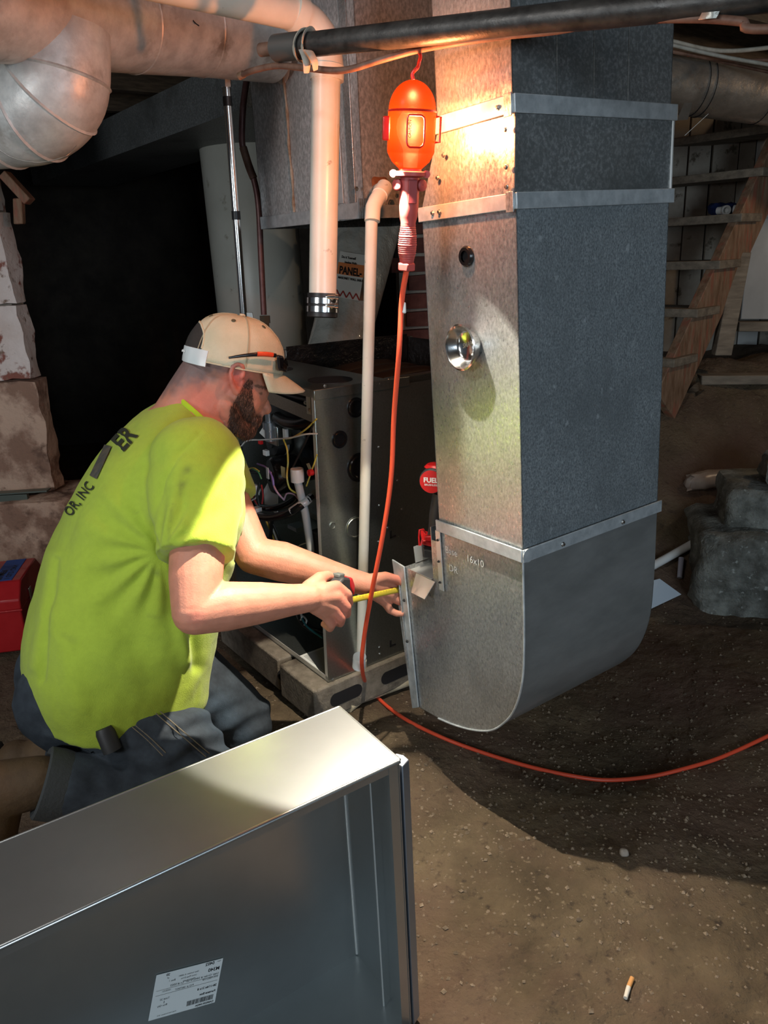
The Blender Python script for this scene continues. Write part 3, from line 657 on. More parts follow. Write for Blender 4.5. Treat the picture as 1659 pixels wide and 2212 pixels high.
# wires, each its own part
def wire(name, pts, r, mt_): return MB().tube(catmull(pts, 7), r, 7).build(name, mt_, furn)
W = {k: mat(k + '_wire', c, 0.4) for k, c in dict(yellow=(0.72, 0.58, 0.10), white=(0.75, 0.75, 0.72), purple=(0.33, 0.22, 0.62), black=(0.012, 0.012, 0.012), green=(0.10, 0.40, 0.18), red=(0.55, 0.05, 0.05), pink=(0.62, 0.38, 0.48), teal=(0.02, 0.20, 0.24)).items()}
wires = [('yellow', .0022, [(684, 905, .0), (660, 928, .0), (632, 945, .0), (612, 948, .01)]),
 ('yellow', .0024, [(612, 948, .01), (620, 970, .0), (622, 1000, .0), (620, 1030, -.01), (626, 1055, -.01), (642, 1066, .0)]),
 ('white', .0022, [(685, 937, .0), (660, 938, -.01), (625, 946, -.01), (570, 950, .0), (535, 952, .01), (520, 965, .03)]),
 ('black', .0028, [(678, 915, .0), (660, 955, .0), (645, 985, .0), (630, 1015, .0)]),
 ('black', .0030, [(520, 960, .03), (517, 990, .03), (530, 1012, .04), (545, 1020, .06)]),
 ('black', .0030, [(522, 965, .02), (520, 995, .02), (536, 1018, .03), (556, 1022, .05)]),
 ('purple', .0026, [(556, 1002, .0), (575, 1010, -.01), (588, 1030, -.02), (593, 1055, -.02), (606, 1072, -.01)]),
 ('pink', .0026, [(585, 1020, -.01), (590, 1045, -.02), (600, 1065, -.02), (614, 1080, .0)]),
 ('yellow', .0022, [(530, 1035, .0), (536, 1015, .0), (548, 1011, -.01), (560, 1018, -.01)]),
 ('green', .0022, [(545, 1012, -.01), (558, 1020, -.015), (565, 1035, -.015)]),
 ('white', .0024, [(550, 1060, .0), (536, 1075, .0), (536, 1083, -.01), (552, 1076, -.01), (564, 1056, .0)]),
 ('red', .0024, [(565, 1048, .0), (568, 1070, -.01), (566, 1088, -.01)]),
 ('red', .0024, [(548, 1068, .0), (550, 1080, -.01), (556, 1090, -.01)]),
 ('black', .0030, [(560, 1042, .0), (556, 1070, -.01), (560, 1092, -.01)]),
 ('pink', .0024, [(614, 1078, .0), (620, 1066, .0), (635, 1068, .01), (645, 1078, .02)]),
 ('yellow', .0020, [(685, 982, .0), (675, 1012, .0), (662, 1050, .01)]),
 ('black', .0055, [(550, 1120, .0), (552, 1160, -.01), (566, 1180, -.01), (582, 1172, .0), (588, 1120, .0)]),
 ('purple', .0040, [(554, 1122, -.006), (556, 1158, -.016), (564, 1176, -.014)]),
 ('yellow', .0030, [(575, 1125, .0), (590, 1160, .01), (602, 1200, .02)]),
 ('white', .0028, [(582, 1125, .0), (596, 1160, .01), (608, 1198, .02)]),
 ('black', .0030, [(585, 1122, .0), (602, 1160, .01), (612, 1192, .02)]),
 ('white', .0018, [(642, 1195, .05), (645, 1180, .05), (665, 1172, .05), (690, 1172, .05)]),
 ('black', .0045, [(640, 1318, .08), (650, 1345, .06), (672, 1362, .06), (697, 1372, .08)]),
 ('teal', .0030, [(648, 1325, .07), (662, 1352, .05), (697, 1378, .06)]),
 ('white', .0028, [(635, 1310, .09), (645, 1338, .07), (652, 1335, .06), (648, 1320, .07)]),
 ('white', .0028, [(640, 1325, .08), (655, 1350, .06), (662, 1340, .06), (652, 1328, .07)]),
 ('black', .0050, [(650, 1322, .09), (662, 1345, .07), (680, 1358, .08), (697, 1362, .1)]),
 ('green', .0022, [(505, 960, .03), (503, 985, .03), (500, 990, .05)])]
for c, r, pts in wires:
    wire(c + '_wire', [fp(x, y, a) for x, y, a in pts], r, W[c])
MB().cbox(fp(553, 1058, -0.005), FA * 0.012, FB * 0.02, FZ * 0.03).build('wire_connector', MT['white'], furn, bevel=0.001)
MB().cbox(fp(575, 978, 0.05), FA * 0.012, FB * 0.02, FZ * 0.016).build('wire_connector', MT['white'], furn, bevel=0.001)
MB().cbox(fp(563, 955, 0.05), FA * 0.010, FB * 0.014, FZ * 0.012).build('wire_connector', MT['red'], furn, bevel=0.001)

# concrete blocks under the furnace (solid cap blocks with slots)
def block_at(name, o, la, lb, h, label):
    b = thing(name, label, 'block', o, 'blocks under the furnace')
    MB().box(o, FA * la, FB * lb, FZ * h).build('body', MT['block'], b, bevel=0.006)
    n = 2
    for i in range(n):
        c = o + FA * (la * (0.27 + 0.46 * i)) + FZ * h * 0.5 - FB * 0.001
        pts = [(0.055 * math.copysign(1, math.cos(t)) * 0.62 + 0.021 * math.cos(t), 0.021 * math.sin(t)) for t in np.linspace(0, 2 * math.pi, 20, endpoint=False)]
        MB().prism(pts, c, FA, FZ, FB * 0.004).build('core_slot_shade', MT['ink_and_hole'], b)  # flat black face painted for the shade inside the slot
    return b
for i, (a0, la) in enumerate(((-0.055, 0.39), (0.345, 0.39))):
    block_at('concrete_block', FO + FA * a0 - FB * 0.012 + FZ * -0.108, la, 0.19, 0.106, ('slotted concrete block beneath the furnace corner by the white drain pipe', 'slotted concrete block beneath the furnace behind the duct boot')[i])
block_at('concrete_block', FO - FA * 0.045 + FB * 0.20 - FZ * 0.108, 0.19, 0.39, 0.106, 'concrete block beneath the open furnace front along the dirt')

# ------------------------------------------------------------------ supply plenum above the furnace
FURN_AXES = (FA, FB, FZ)
FA, FB, FZ = frame(0.642)          # the plenum hangs plumb
PO = FO + FA * 0.205 + FZ * (1.332 - 0.128)
pl_ = lambda a, b, z: PO + FA * a + FB * b + FZ * z
plen = thing('supply_plenum', 'square galvanised plenum hanging above the furnace, rust streaked seam', 'plenum', PO)
PW, PD = 0.50, 0.48
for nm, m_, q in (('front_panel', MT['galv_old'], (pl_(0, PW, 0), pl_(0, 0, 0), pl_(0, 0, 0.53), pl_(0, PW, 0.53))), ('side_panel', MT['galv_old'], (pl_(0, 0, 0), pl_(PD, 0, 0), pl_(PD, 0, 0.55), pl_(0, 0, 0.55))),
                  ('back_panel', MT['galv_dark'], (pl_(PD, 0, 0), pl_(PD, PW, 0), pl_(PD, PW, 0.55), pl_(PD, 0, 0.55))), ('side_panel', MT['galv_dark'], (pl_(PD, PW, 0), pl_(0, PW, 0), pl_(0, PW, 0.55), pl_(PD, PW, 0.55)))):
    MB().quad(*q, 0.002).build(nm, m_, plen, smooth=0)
MB().quad(pl_(-0.006, PW + .003, 0.0), pl_(-0.006, 0.10, 0.0), pl_(-0.006, 0.10, 0.034), pl_(-0.006, PW + .003, 0.034), 0.004, -FA).build('bottom_flange', MT['galv_band'], plen, bevel=0.001)
MB().quad(pl_(-0.008, 0.10, 0.002), pl_(-0.008, 0.008, 0.0), pl_(-0.008, 0.008, 0.038), pl_(-0.008, 0.10, 0.036), 0.006, -FA).build('bottom_flange', MT['galv_band'], plen, bevel=0.001)
MB().quad(pl_(0.02, -0.006, 0.0), pl_(PD, -0.006, 0.0), pl_(PD, -0.006, 0.030), pl_(0.02, -0.006, 0.030), 0.004, -FB).build('bottom_flange', MT['galv_band'], plen, bevel=0.001)
for k in range(6):
    MB().box(pl_(-0.012 + k * 0.004, 0.004 - k * 0.003, 0.0), FA * 0.0012, -FB * 0.006, FZ * 0.045).build('folded_corner', MT['galv'], plen)
MB().quad(pl_(-0.004, 0.055, 0.038), pl_(-0.004, 0.028, 0.038), pl_(-0.004, 0.028, 0.53), pl_(-0.004, 0.055, 0.53), 0.003, -FA).build('corner_seam', MT['galv'], plen, bevel=0.001)
MB().quad(pl_(-0.004, 0.16, 0.04), pl_(-0.004, 0.08, 0.04), pl_(-0.004, 0.08, 0.24), pl_(-0.004, 0.16, 0.24), 0.003, -FA).build('patch_panel', MT['galv_band'], plen, bevel=0.001)
sx = 0.315
MT['rust_sealant'] = mat('rust_stained_sealant', (0.24, 0.15, 0.09), 0.8, col2=(0.48, 0.42, 0.34), vscale=30, bump=0.002, bscale=60)
MB().tube([pl_(-0.003, sx + 0.002 * math.sin(z * 40), z) for z in np.linspace(0.035, 0.50, 20)], [0.0035 + 0.0014 * math.sin(k * 2.1) for k in range(20)], 8).build('seam_sealant', MT['rust_sealant'], plen)
seal = rough_block(pl_(-0.03, sx - 0.005, 0.38), FB * 0.045, FA * 0.03, FZ * 0.055, 0.01, 0.008, 4.0, 0.012).build('sealant_lump', MT['rust_sealant'], plen)
MB().lathe([(0, 0.0015), (0.038, 0.0015), (0.04, 0)], pl_(-0.002, sx + 0.008, 0.385), -FA, 20).build('old_patch', MT['galv_round'], plen)
# rusty fibre around the drain stub
stub = hit(822, 415, pl_(0, 0, 0), FB)
rough_block(stub - FA * 0.03 - FZ * 0.02 - FB * 0.006, FA * 0.05, FB * 0.006, FZ * 0.055, 0.012, 0.008, 5.0, 0.012).build('rusty_putty', mat('rusty_putty', (0.30, 0.12, 0.05), 0.9, bump=0.004, bscale=80), plen)
for px, py, r in ((845, 440, 0.0075), (857, 423, 0.004), (770, 408, 0.004)):
    screw(hit(px, py, pl_(0, 0, 0), FB), -FB, plen, r)
# ================================================================== HANGING TROUBLE LAMP
LT0, LT1 = un(893, 172, 1.262), un(878, 585, 1.385)
LAX = unit(LT1 - LT0); LS = np.linalg.norm(LT1 - LT0) / 413.0      # metres per photo pixel along the lamp
lp = lambda s: LT0 + LAX * (s - 172) * LS
def lamp_guard_mat(clear, tint):
    m = bpy.data.materials.new('translucent_orange_guard'); m.use_nodes = True
    nt = m.node_tree; N = nt.nodes; L = nt.links; N.clear()
    out = N.new('ShaderNodeOutputMaterial'); tl = N.new('ShaderNodeBsdfTranslucent'); tp = N.new('ShaderNodeBsdfTransparent')
    df = N.new('ShaderNodeBsdfPrincipled'); a = N.new('ShaderNodeMixShader'); b = N.new('ShaderNodeMixShader')
    tl.inputs[0].default_value = GUARD_GLOW; tp.inputs[0].default_value = tint
    df.inputs['Base Color'].default_value = (0.12, 0.006, 0.003, 1); df.inputs['Roughness'].default_value = 0.3
    a.inputs[0].default_value = 0.15; b.inputs[0].default_value = clear
    L.new(tl.outputs[0], a.inputs[1]); L.new(df.outputs[0], a.inputs[2]); L.new(a.outputs[0], b.inputs[1]); L.new(tp.outputs[0], b.inputs[2])
    L.new(b.outputs[0], out.inputs[0]); return m
GUARD_TINT = (1.0, 0.38, 0.17, 1); GUARD_GLOW = (0.013, 0.00062, 0.00002, 1)
LAMP_W, BEAM_W = 28.0, 135.0
MT['guard'] = lamp_guard_mat(0.23, GUARD_TINT)
lamp = thing('trouble_lamp', 'glowing orange-red hanging work lamp with ribbed handle and long cord', 'lamp', LT1)
G = 54 * LS
LU = unit(X - LAX * np.dot(X, LAX)); LW = np.cross(LAX, LU)     # LU ~ +x ; rotation runs about the downward axis
def hood(name, prof, mt_, parent):
    return MB().lathe(prof, LT0, LAX, 56, cap=False, u=LU).build(name, mt_, parent, smooth=60)
dome = [(G * math.sin(t) , 63 * LS * (1 - math.cos(t))) for t in np.linspace(0.05, math.pi / 2, 12)]
gd = hood('guard_dome', dome, MT['guard'], lamp)
body_p = [(G, 63 * LS), (G * 1.02, 68 * LS), (G * 1.02, 146 * LS), (G * 1.0, 150 * LS)]
gb = hood('guard_body', body_p, MT['guard'], lamp)
gc = hood('guard_cone', [(G, 150 * LS), (G * 0.82, 168 * LS), (G * 0.48, 184 * LS)], MT['guard'], lamp)
MT['red_trans'] = mat('red_lamp_plastic', (0.62, 0.02, 0.012), 0.3)
MB().lathe([(G * 1.02, 61 * LS), (G * 1.045, 63 * LS), (G * 1.02, 66 * LS)], LT0, LAX, 56, cap=False, u=LU).build('guard_ring', MT['red_trans'], lamp)
# raised rectangular bezel facing the lens
cdir = unit(C_O - lp(272)); cdir = unit(cdir - LAX * np.dot(cdir, LAX)); csd = np.cross(LAX, cdir)
def gcyl(ang, s, r=1.03): return lp(s) + G * r * (cdir * math.cos(ang) + csd * math.sin(ang))
sgn = 1 if np.dot(csd, C_R) > 0 else -1
def gpx(x, s, r=1.03): return gcyl(sgn * math.asin(max(-0.98, min(0.98, (x - 889) / 55.0))), s, r)
rect = [(883, 244), (910, 244), (916, 248), (918, 255), (918, 298), (915, 305), (909, 309), (886, 309), (881, 305), (879, 298), (879, 250)]
MB().tube([gpx(x, y + 2, 1.03) for x, y in rect], 0.0016, 6, closed=True).build('bezel', MT['red_trans'], lamp)
cx_ = 893
tmb = MB(); tmb.text('CAUTION', lambda x, y: gpx(888 - y, 292 - x, 1.035), 8.0, bold=0.1)
tmb.build('caution_print', MT['handle_red'], lamp, smooth=0); 
# side latch and hinge
MB().cbox(gpx(834, 272, 1.1), csd * 0.012, cdir * 0.012, LAX * 50 * LS).build('latch', MT['red_trans'], lamp, bevel=0.002)
hx = gpx(944, 272, 1.08)
MB().tube([hx - LAX * 26 * LS - csd * sgn * 0.002, hx - LAX * 26 * LS + csd * sgn * 0.006, hx + LAX * 26 * LS + csd * sgn * 0.006, hx + LAX * 26 * LS - csd * sgn * 0.002], 0.0022, 8).build('hinge_loop', MT['red_trans'], lamp)
# collar with two screws
MB().lathe([(G * 0.48, 182 * LS), (G * 0.50, 188 * LS), (G * 0.79, 190 * LS), (G * 0.79, 198 * LS), (G * 0.42, 202 * LS)], LT0, LAX, 32).build('collar', MT['handle_red'], lamp)
for sg in (-1, 1):
    MB().lathe([(0, -0.006), (0.0062, -0.006), (0.0062, 0.006), (0, 0.006)], lp(366) + csd * sg * G * 0.72 + cdir * 0.010, cdir, 14).build('collar_screw', MT['handle_red'], lamp)
# handle with switch and socket
hp = [(22, 373), (23, 380), (23, 440), (21, 462), (18, 474), (18.5, 480), (22, 505), (23, 525), (21.5, 545), (17.5, 562), (17, 566)]
pr_ = []
for (r0, s0), (r1, s1) in zip(hp[:-1], hp[1:]):
    if s0 >= 478 and s1 <= 562:
        n_ = max(2, int((s1 - s0) / 2.2))
        for q in range(n_):
            f_ = q / n_; pr_.append(((lerp(r0, r1, f_) - (0.9 if q % 2 else 0.0)) * LS, (lerp(s0, s1, f_) - 172) * LS))
    else: pr_.append((r0 * LS, (s0 - 172) * LS))
pr_.append((hp[-1][0] * LS, (hp[-1][1] - 172) * LS))
MB().lathe(pr_, LT0, LAX, 36).build('handle', MT['handle_red'], lamp, smooth=30)
MB().cbox(lp(404) + cdir * 22 * LS + csd * sgn * 8 * LS, csd * 20 * LS, cdir * 12 * LS, LAX * 52 * LS).build('switch_plate', mat('dark_red_switch', (0.20, 0.02, 0.02), 0.4), lamp, bevel=0.001)
for sg in (-1, 1):
    MB().lathe([(13 * LS, 0), (13 * LS, 18 * LS), (10 * LS, 20 * LS), (0, 20 * LS)], lp(390) + csd * sg * 20 * LS - cdir * 2 * LS, unit(cdir * 0.8 + csd * sg * 0.6), 20).build('outlet_boss', MT['handle_red'], lamp)
MB().lathe([(0, 0), (4 * LS, 0), (0, 0.0006)], lp(389) + csd * sgn * 31 * LS + cdir * 14 * LS, unit(cdir * 0.8 + csd * sgn * 0.6), 10).build('outlet_hole_shade', MT['ink_and_hole'], lamp)  # black disc stands in for the shaded socket hole
MB().lathe([(18 * LS, 393 * LS), (23 * LS, 396 * LS), (23 * LS, 411 * LS), (16 * LS, 413 * LS)], LT0, LAX, 6).build('cable_nut', MT['handle_red'], lamp, bevel=0.001)
# hook over the brown cable
hk = [lp(172), lp(160) - csd * sgn * 0.002, lp(148) + csd * sgn * 0.006] + [un(x, y, 1.262) for x, y in ((905, 135), (908, 120), (902, 107), (893, 105), (888, 112))]
MB().tube(catmull(hk, 6), 0.0030, 10).build('hook', MT['red_trans'], lamp)
# bulb (gives the light)
blb = lp(268)
bm_ = bpy.data.materials.new('lit_bulb'); bm_.use_nodes = True
nt = bm_.node_tree; nt.nodes.clear(); o_ = nt.nodes.new('ShaderNodeOutputMaterial'); e_ = nt.nodes.new('ShaderNodeEmission'); t_ = nt.nodes.new('ShaderNodeBsdfTransparent'); ad = nt.nodes.new('ShaderNodeAddShader')
e_.inputs[0].default_value = (1, 0.80, 0.5, 1); e_.inputs[1].default_value = 0.5
nt.links.new(e_.outputs[0], ad.inputs[0]); nt.links.new(t_.outputs[0], ad.inputs[1]); nt.links.new(ad.outputs[0], o_.inputs[0])
MB().lathe([(0.0, -0.032), (0.014, -0.027), (0.024, -0.012), (0.026, 0.0), (0.024, 0.012), (0.013, 0.036), (0.012, 0.062)], blb, LAX, 20).build('bulb', bm_, lamp)
PL = bpy.data.lights.new('trouble_lamp_bulb', 'POINT'); PL.energy = LAMP_W; PL.color = (1.0, 0.86, 0.66); PL.shadow_soft_size = 0.010
plo = bpy.data.objects.new('trouble_lamp_bulb', PL); COL.objects.link(plo); plo.location = tuple(blb)
SL = bpy.data.lights.new('trouble_lamp_downlight', 'SPOT'); SL.energy = BEAM_W; SL.color = (1.0, 0.90, 0.74); SL.shadow_soft_size = 0.008
SL.spot_size = math.radians(70); SL.spot_blend = 0.06
slo = bpy.data.objects.new('trouble_lamp_downlight', SL); COL.objects.link(slo); slo.location = tuple(lp(340) + 0.036 * V(math.cos(math.radians(211)), math.sin(math.radians(211)), 0.0))
slo.rotation_euler = Vector((0.02, -0.02, -1)).to_track_quat('-Z', 'Y').to_euler()
# cord: hangs to the floor then runs away to the right
cpts = [lp(583), un(868, 650, 1.42), un(862, 760, 1.46), un(851, 900, 1.53), un(845, 1030, 1.59), un(828, 1150, 1.645), un(803, 1280, 1.715), un(786, 1380, 1.79), un(782, 1440, 1.88)]
fpts = [gz(793, 1480, 0.035), gz(830, 1520), gz(880, 1556), gz(960, 1595), gz(1050, 1628), gz(1140, 1655), gz(1230, 1675), gz(1310, 1685), gz(1400, 1678), gz(1480, 1660), gz(1560, 1635), gz(1659, 1590), gz(1760, 1540)]
MB().tube(catmull(cpts + fpts, 8), 0.0052, 10).build('power_cord', MT['cord'], lamp)
tg = un(870, 665, 1.425)
MB().cbox(tg, C_R * 0.012, C_F * 0.006, Z * 0.020).build('cord_tag', MT['label'], lamp, bevel=0.002)

# ================================================================== PIPES AND CABLES OVERHEAD
tpx = lambda x: 1.0 / (0.7576 + 0.000318 * (x - 700))            # depth along the straight pipe
up_ = lambda x, y, d=0.0: un(x, y, tpx(x) + d)
bp = thing('black_gas_pipe', 'thick black iron pipe crossing overhead in front of the ducts', 'pipe', up_(640, 105))
BR = 0.0195
pth = [up_(600, 104), up_(1800, -26)]
pth[1] = pth[0] + (pth[1] - pth[0]) * 2.6
MB().tube([lerp(pth[0], pth[1], k / 8) for k in range(9)], BR, 28).build('pipe', MT['black_iron'], bp)
pd = unit(pth[1] - pth[0])
MB().tube([pth[0] - pd * 0.042, pth[0]], 0.0115, 20).build('threaded_end', MT['cable_brown'], bp)
MB().tube([pth[0] - pd * 0.004, pth[0] + pd * 0.060], BR * 1.14, 28).build('coupling', mat('grey_iron_coupling', (0.10, 0.095, 0.088), 0.45, 0.3), bp)
pc = pth[0] + pd * 0.066
u_ = unit(np.cross(pd, Z)); w_ = np.cross(u_, pd)
for k, o_ in enumerate((-0.006, 0.008)):
    ring = [pc + pd * (o_ + 0.006 * math.sin(t + k)) + (u_ * math.cos(t) + w_ * math.sin(t)) * BR * 1.2 for t in np.linspace(0, 2 * math.pi, 24, endpoint=False)]
    MB().tube(ring, 0.0056, 6, closed=True, flat=0.35).build('tape_wrap', MT['tape_grey'], bp)
for (x0, y0, x1, y1) in ((655, 108, 662, 158), (668, 110, 682, 152)):
    MB().tube(catmull([up_(x0, y0, -0.024), up_((x0+x1)/2 + 4, (y0+y1)/2, -0.022), up_(x1, y1, -0.01)], 4), [0.009, 0.0085, 0.008, 0.008, 0.0075, 0.007, 0.0065, 0.006, 0.005], 6, flat=0.2).build('tape_tail', MT['tape_grey'], bp)
MT['silver_tape'] = mat('silver_tape', (0.45, 0.43, 0.38), 0.35, 0.4, bump=0.002, bscale=60)
sc0 = up_(1530, 3); ring = []
ms = MB(); n_ = 18
for k in range(n_ + 1):
    t = lerp(-2.6, 1.15, k / n_)
    for o_ in (-0.011, 0.011):
        ms.v.append(tuple(sc0 + pd * o_ + (-C_F * math.cos(t) - C_U * math.sin(t)) * (BR * 1.06)))
for o_ in (-0.013, 0.009): ms.v.append(tuple(sc0 + pd * (o_ - 0.004) - C_F * 0.012 - C_U * 0.030))
ms.f = [(2*k, 2*k+1, 2*k+3, 2*k+2) for k in range(n_ + 1)]; ms.m = [0] * len(ms.f)
so_ = ms.build('silver_tape', MT['silver_tape'], bp, smooth=60); sl_ = so_.modifiers.new('t', 'SOLIDIFY'); sl_.thickness = 0.001
cab = MB().tube(catmull([un(520, 163, 1.47), un(548, 152, 1.44), un(600, 142, 1.40), up_(660, 147, .012), up_(740, 152, .012), up_(820, 130, .012), un(905, 107, 1.252), up_(1000, 90, .008), up_(1100, 76, .004), up_(1200, 66, .004), up_(1330, 44, .002), up_(1500, 40, .002), up_(1600, 46), up_(1720, 60), up_(1720, 60) + unit(pth[1] - pth[0]) * 0.5, up_(1720, 60) + unit(pth[1] - pth[0]) * 1.2], 8), 0.0056, 12).build('electric_cable', MT['cable_brown'], None)
tag(cab, 'thin brown sheathed cable strapped below the black pipe', 'cable')
MB().tube([un(517, 165, 1.472), un(526, 160, 1.465)], 0.0068, 12).build('cut_end', MT['wood'], cab)

# --- white PVC vent pipe with rubber coupling
vent = thing('vent_pipe', 'wide white plastic vent pipe bending down to a clamped rubber coupling', 'pipe', un(696, 690, 1.70))
VR = 0.0302
vt, vb_ = un(706, 170, 1.585), un(697, 640, 1.690)
MB().tube([vt + Z * 0.02, vb_], VR, 32).build('pipe', MT['pvc'], vent)
elb = catmull([un(640, 30, 1.52), un(672, 52, 1.545), un(698, 90, 1.57), un(707, 140, 1.582), un(707, 172, 1.586)], 6)
MB().tube(elb, VR * 1.10, 28).build('elbow', MT['pvc'], vent)
MB().tube([un(707, 142, 1.580), un(706, 174, 1.588)], VR * 1.17, 32).build('socket_rim', MT['pvc'], vent)
MB().tube([un(628, 22, 1.51), un(650, 36, 1.528)], VR * 1.19, 32).build('socket_rim', MT['pvc'], vent)
MB().tube([un(640, 30, 1.52), un(300, -48, 1.28), un(60, -110, 1.12)], VR, 32).build('pipe', MT['pvc'], vent)
vd = unit(vb_ - vt)
MB().lathe([(VR * 1.02, -0.006), (VR * 1.12, -0.006), (VR * 1.12, 0.044), (VR * 0.95, 0.046), (VR * 0.9, 0.03)], vb_, vd, 36).build('rubber_coupling', MT['rubber'], vent)
for h in (0.004, 0.022):
    cl = MB().lathe([(VR * 1.15, h), (VR * 1.2, h), (VR * 1.2, h + 0.012), (VR * 1.15, h + 0.012)], vb_, vd, 40).build('hose_clamp', MT['steel'], vent)
    q = vb_ + vd * (h + 0.006) + C_R * VR * 0.72 - C_F * VR * 1.02
    MB().lathe([(0.004, -0.012), (0.005, -0.008), (0.005, 0.008), (0.007, 0.009), (0.007, 0.015), (0, 0.016)], q, C_R, 12).build('clamp_screw', MT['steel'], cl)

# --- small white condensate drain
dr = thing('condensate_drain', 'slim white plastic drain pipe dropping from plenum elbow to the floor', 'pipe', gz(775, 1525))
DR = 0.0134
dt, db = un(803, 462, 1.640), gz(778, 1500, 0.03)
MB().tube([dt, db], DR, 24).build('pipe', MT['pvc'], dr)
e0 = hit(818, 412, pl_(0, 0, 0), FB)
el = [e0 + FB * 0.004, un(824, 412, 1.66), un(824, 416, 1.655), un(812, 434, 1.645), un(806, 448, 1.640), un(804, 478, 1.640)]
MB().tube(el, [DR * 1.25] * 6, 20).build('elbow', MT['pvc'], dr)
MB().tube([un(831, 404, 1.67), un(820, 422, 1.650)], DR * 1.32, 20).build('elbow_hub', MT['pvc'], dr)
MB().tube([e0, e0 - FB * 0.022], DR * 1.15, 20).build('stub', MT['pvc'], dr)
MB().tube([lerp(dt, db, 0.905), db + Z * 0.002], DR * 1.22, 20).build('tee', MT['pvc_old'], dr)
MB().tube([un(777, 1418, 1.936), un(775, 1440, 1.956)], DR * 1.25, 20).build('tape_band', MT['label'], dr)
q0, q1 = gz(752, 1528, 0.016), gz(905, 1466, 0.03)
MB().tube([q0, db - Z * 0.012, q1 + (q1 - q0) * 0.6], DR * 1.2, 20).build('floor_run', MT['pvc_old'], dr)

# ------------------------------------------------------------------ round duct, elbow take-off, trunk
rd = thing('round_supply_duct', 'large grimy round duct running from the plenum with an elbow below', 'duct', un(200, 50, 1.6))
RR = 0.100
ra = [un(585, 82, 1.93), un(430, 62, 1.80), un(280, 46, 1.66), un(120, 22, 1.50), un(-60, -6, 1.35), un(-200, -30, 1.24)]
MB().tube(ra, RR, 48).build('pipe', MT['galv_round'], rd, smooth=60)
for f in (1, 2):
    p = ra[f]; d_ = unit(ra[f+1] - ra[f-1])
    MB().lathe([(RR * 1.004, -0.003), (RR * 1.02, 0.0), (RR * 1.004, 0.003)], p, d_, 48, cap=False).build('crimped_joint', MT['galv_round'], rd)
eb = [un(125, 60, 1.50), un(125, 165, 1.52), un(112, 205, 1.53), un(75, 238, 1.55), un(15, 250, 1.57), un(-130, 262, 1.62)]
ebc = catmull(eb, 6)
MB().tube(ebc[:9], RR * 0.985, 40).build('take_off', MT['galv_round'], rd, smooth=60)
MB().tube(ebc[7:22], RR * 0.984, 40).build('elbow_gore', MT['galv_round'], rd, smooth=60)
MB().tube(ebc[20:], RR * 0.983, 40).build('branch_pipe', MT['galv_round'], rd, smooth=60)
for k in (1, 2, 3, 4):
    d_ = unit(ebc[k*6+1] - ebc[k*6-1])
    MB().lathe([(RR * 0.98, -0.004), (RR * 1.02, 0.0), (RR * 0.98, 0.004)], eb[k], d_, 48, cap=False).build('gore_seam', MT['galv_round'], rd)
MB().tube(catmull([un(-10, 318, 1.42), un(30, 342, 1.42), (un(85, 351, 1.42)), un(140, 338, 1.42), un(165, 315, 1.44)], 6), 0.0008, 6).build('hanger_wire', MT['zinc'], rd)
MB().tube(catmull([un(428, 30, 1.70), un(416, 38, 1.68), (un(420, 48, 1.67)), un(430, 56, 1.67)], 5), 0.0014, 6).build('hanger_hook', MT['rubber'], rd)
tz = un(545, 232, 2.45)
tk = tag(MB().box(V(tz) + FA * -0.02, FA * 0.45, FB * 2.6, FZ * (1.865 - tz[2])).build('trunk_duct', MT['galv_dark'], None, bevel=0.002), 'dark flat rectangular trunk duct receding under the joists', 'duct')

# ------------------------------------------------------------------ behind the furnace
co = thing('metal_conduit', 'shiny thin metal conduit standing before the cream tank', 'conduit', un(527, 700, 2.15))
c0, c1 = un(488, 172, 1.95), un(529, 720, 2.18)
MB().tube([c0, c1], 0.0105, 16).build('tube', MT['steel'], co)
MB().tube([un(487, 158, 1.945), un(489, 188, 1.958)], 0.0145, 6).build('connector', MT['zinc'], co)
cu_ = unit(c1 - c0)
for f in (0.06, 0.49):
    MB().tube([lerp(c0, c1, f), lerp(c0, c1, f) + cu_ * 0.022], 0.0118, 16).build('black_band', MT['rubber'], co)
sp_ = un(539, 684, 2.16)
MB().box(sp_ - C_R * 0.012 - Z * 0.012, C_R * 0.022, C_F * 0.003, Z * 0.024).build('pipe_strap', MT['zinc'], co, bevel=0.006)
gt = thing('copper_gas_tube', 'dark reddish gas tube with brass fittings near the cream tank', 'pipe', un(573, 720, 2.45))
MB().tube(catmull([un(533, 172, 2.28), un(527, 215, 2.28), un(523, 270, 2.30), un(525, 320, 2.33), un(545, 375, 2.35), un(558, 440, 2.38), un(564, 560, 2.43), un(570, 680, 2.48)], 8), 0.0095, 14).build('tube', MT['purple_copper'], gt)
MB().tube(catmull([un(525, 318, 2.325), un(538, 360, 2.34), un(548, 385, 2.35)], 4), 0.0118, 12).build('peeling_wrap', MT['cable_brown'], gt)
for y0, y1, r in ((682, 698, 0.018), (698, 712, 0.015), (712, 735, 0.012)):
    MB().tube([un(572, y0, 2.48), un(573, y1, 2.487)], r, 6).build('brass_fitting', MT['brass'], gt, smooth=20)
whc = un(530, 300, 3.35); 
wh = thing('water_heater', 'cream enamelled water heater cylinder in the dark behind the furnace', 'water heater', (whc[0], whc[1], ground(whc[0], whc[1])))
WR = 0.203
MB().lathe([(WR - 0.02, 0.0), (WR, 0.02), (WR, 0.84), (WR * 0.995, 0.845), (WR, 0.85), (WR, whc[2] - 0.02), (WR - 0.015, whc[2]), (0, whc[2] + 0.01)], (whc[0], whc[1], 0), Z, 56).build('tank', MT['enamel'], wh, smooth=50)
MB().tube([V(whc[0] - 0.08, whc[1], whc[2]), V(whc[0] - 0.08, whc[1], 2.04)], 0.011, 12).build('water_pipe', MT['purple_copper'], wh)
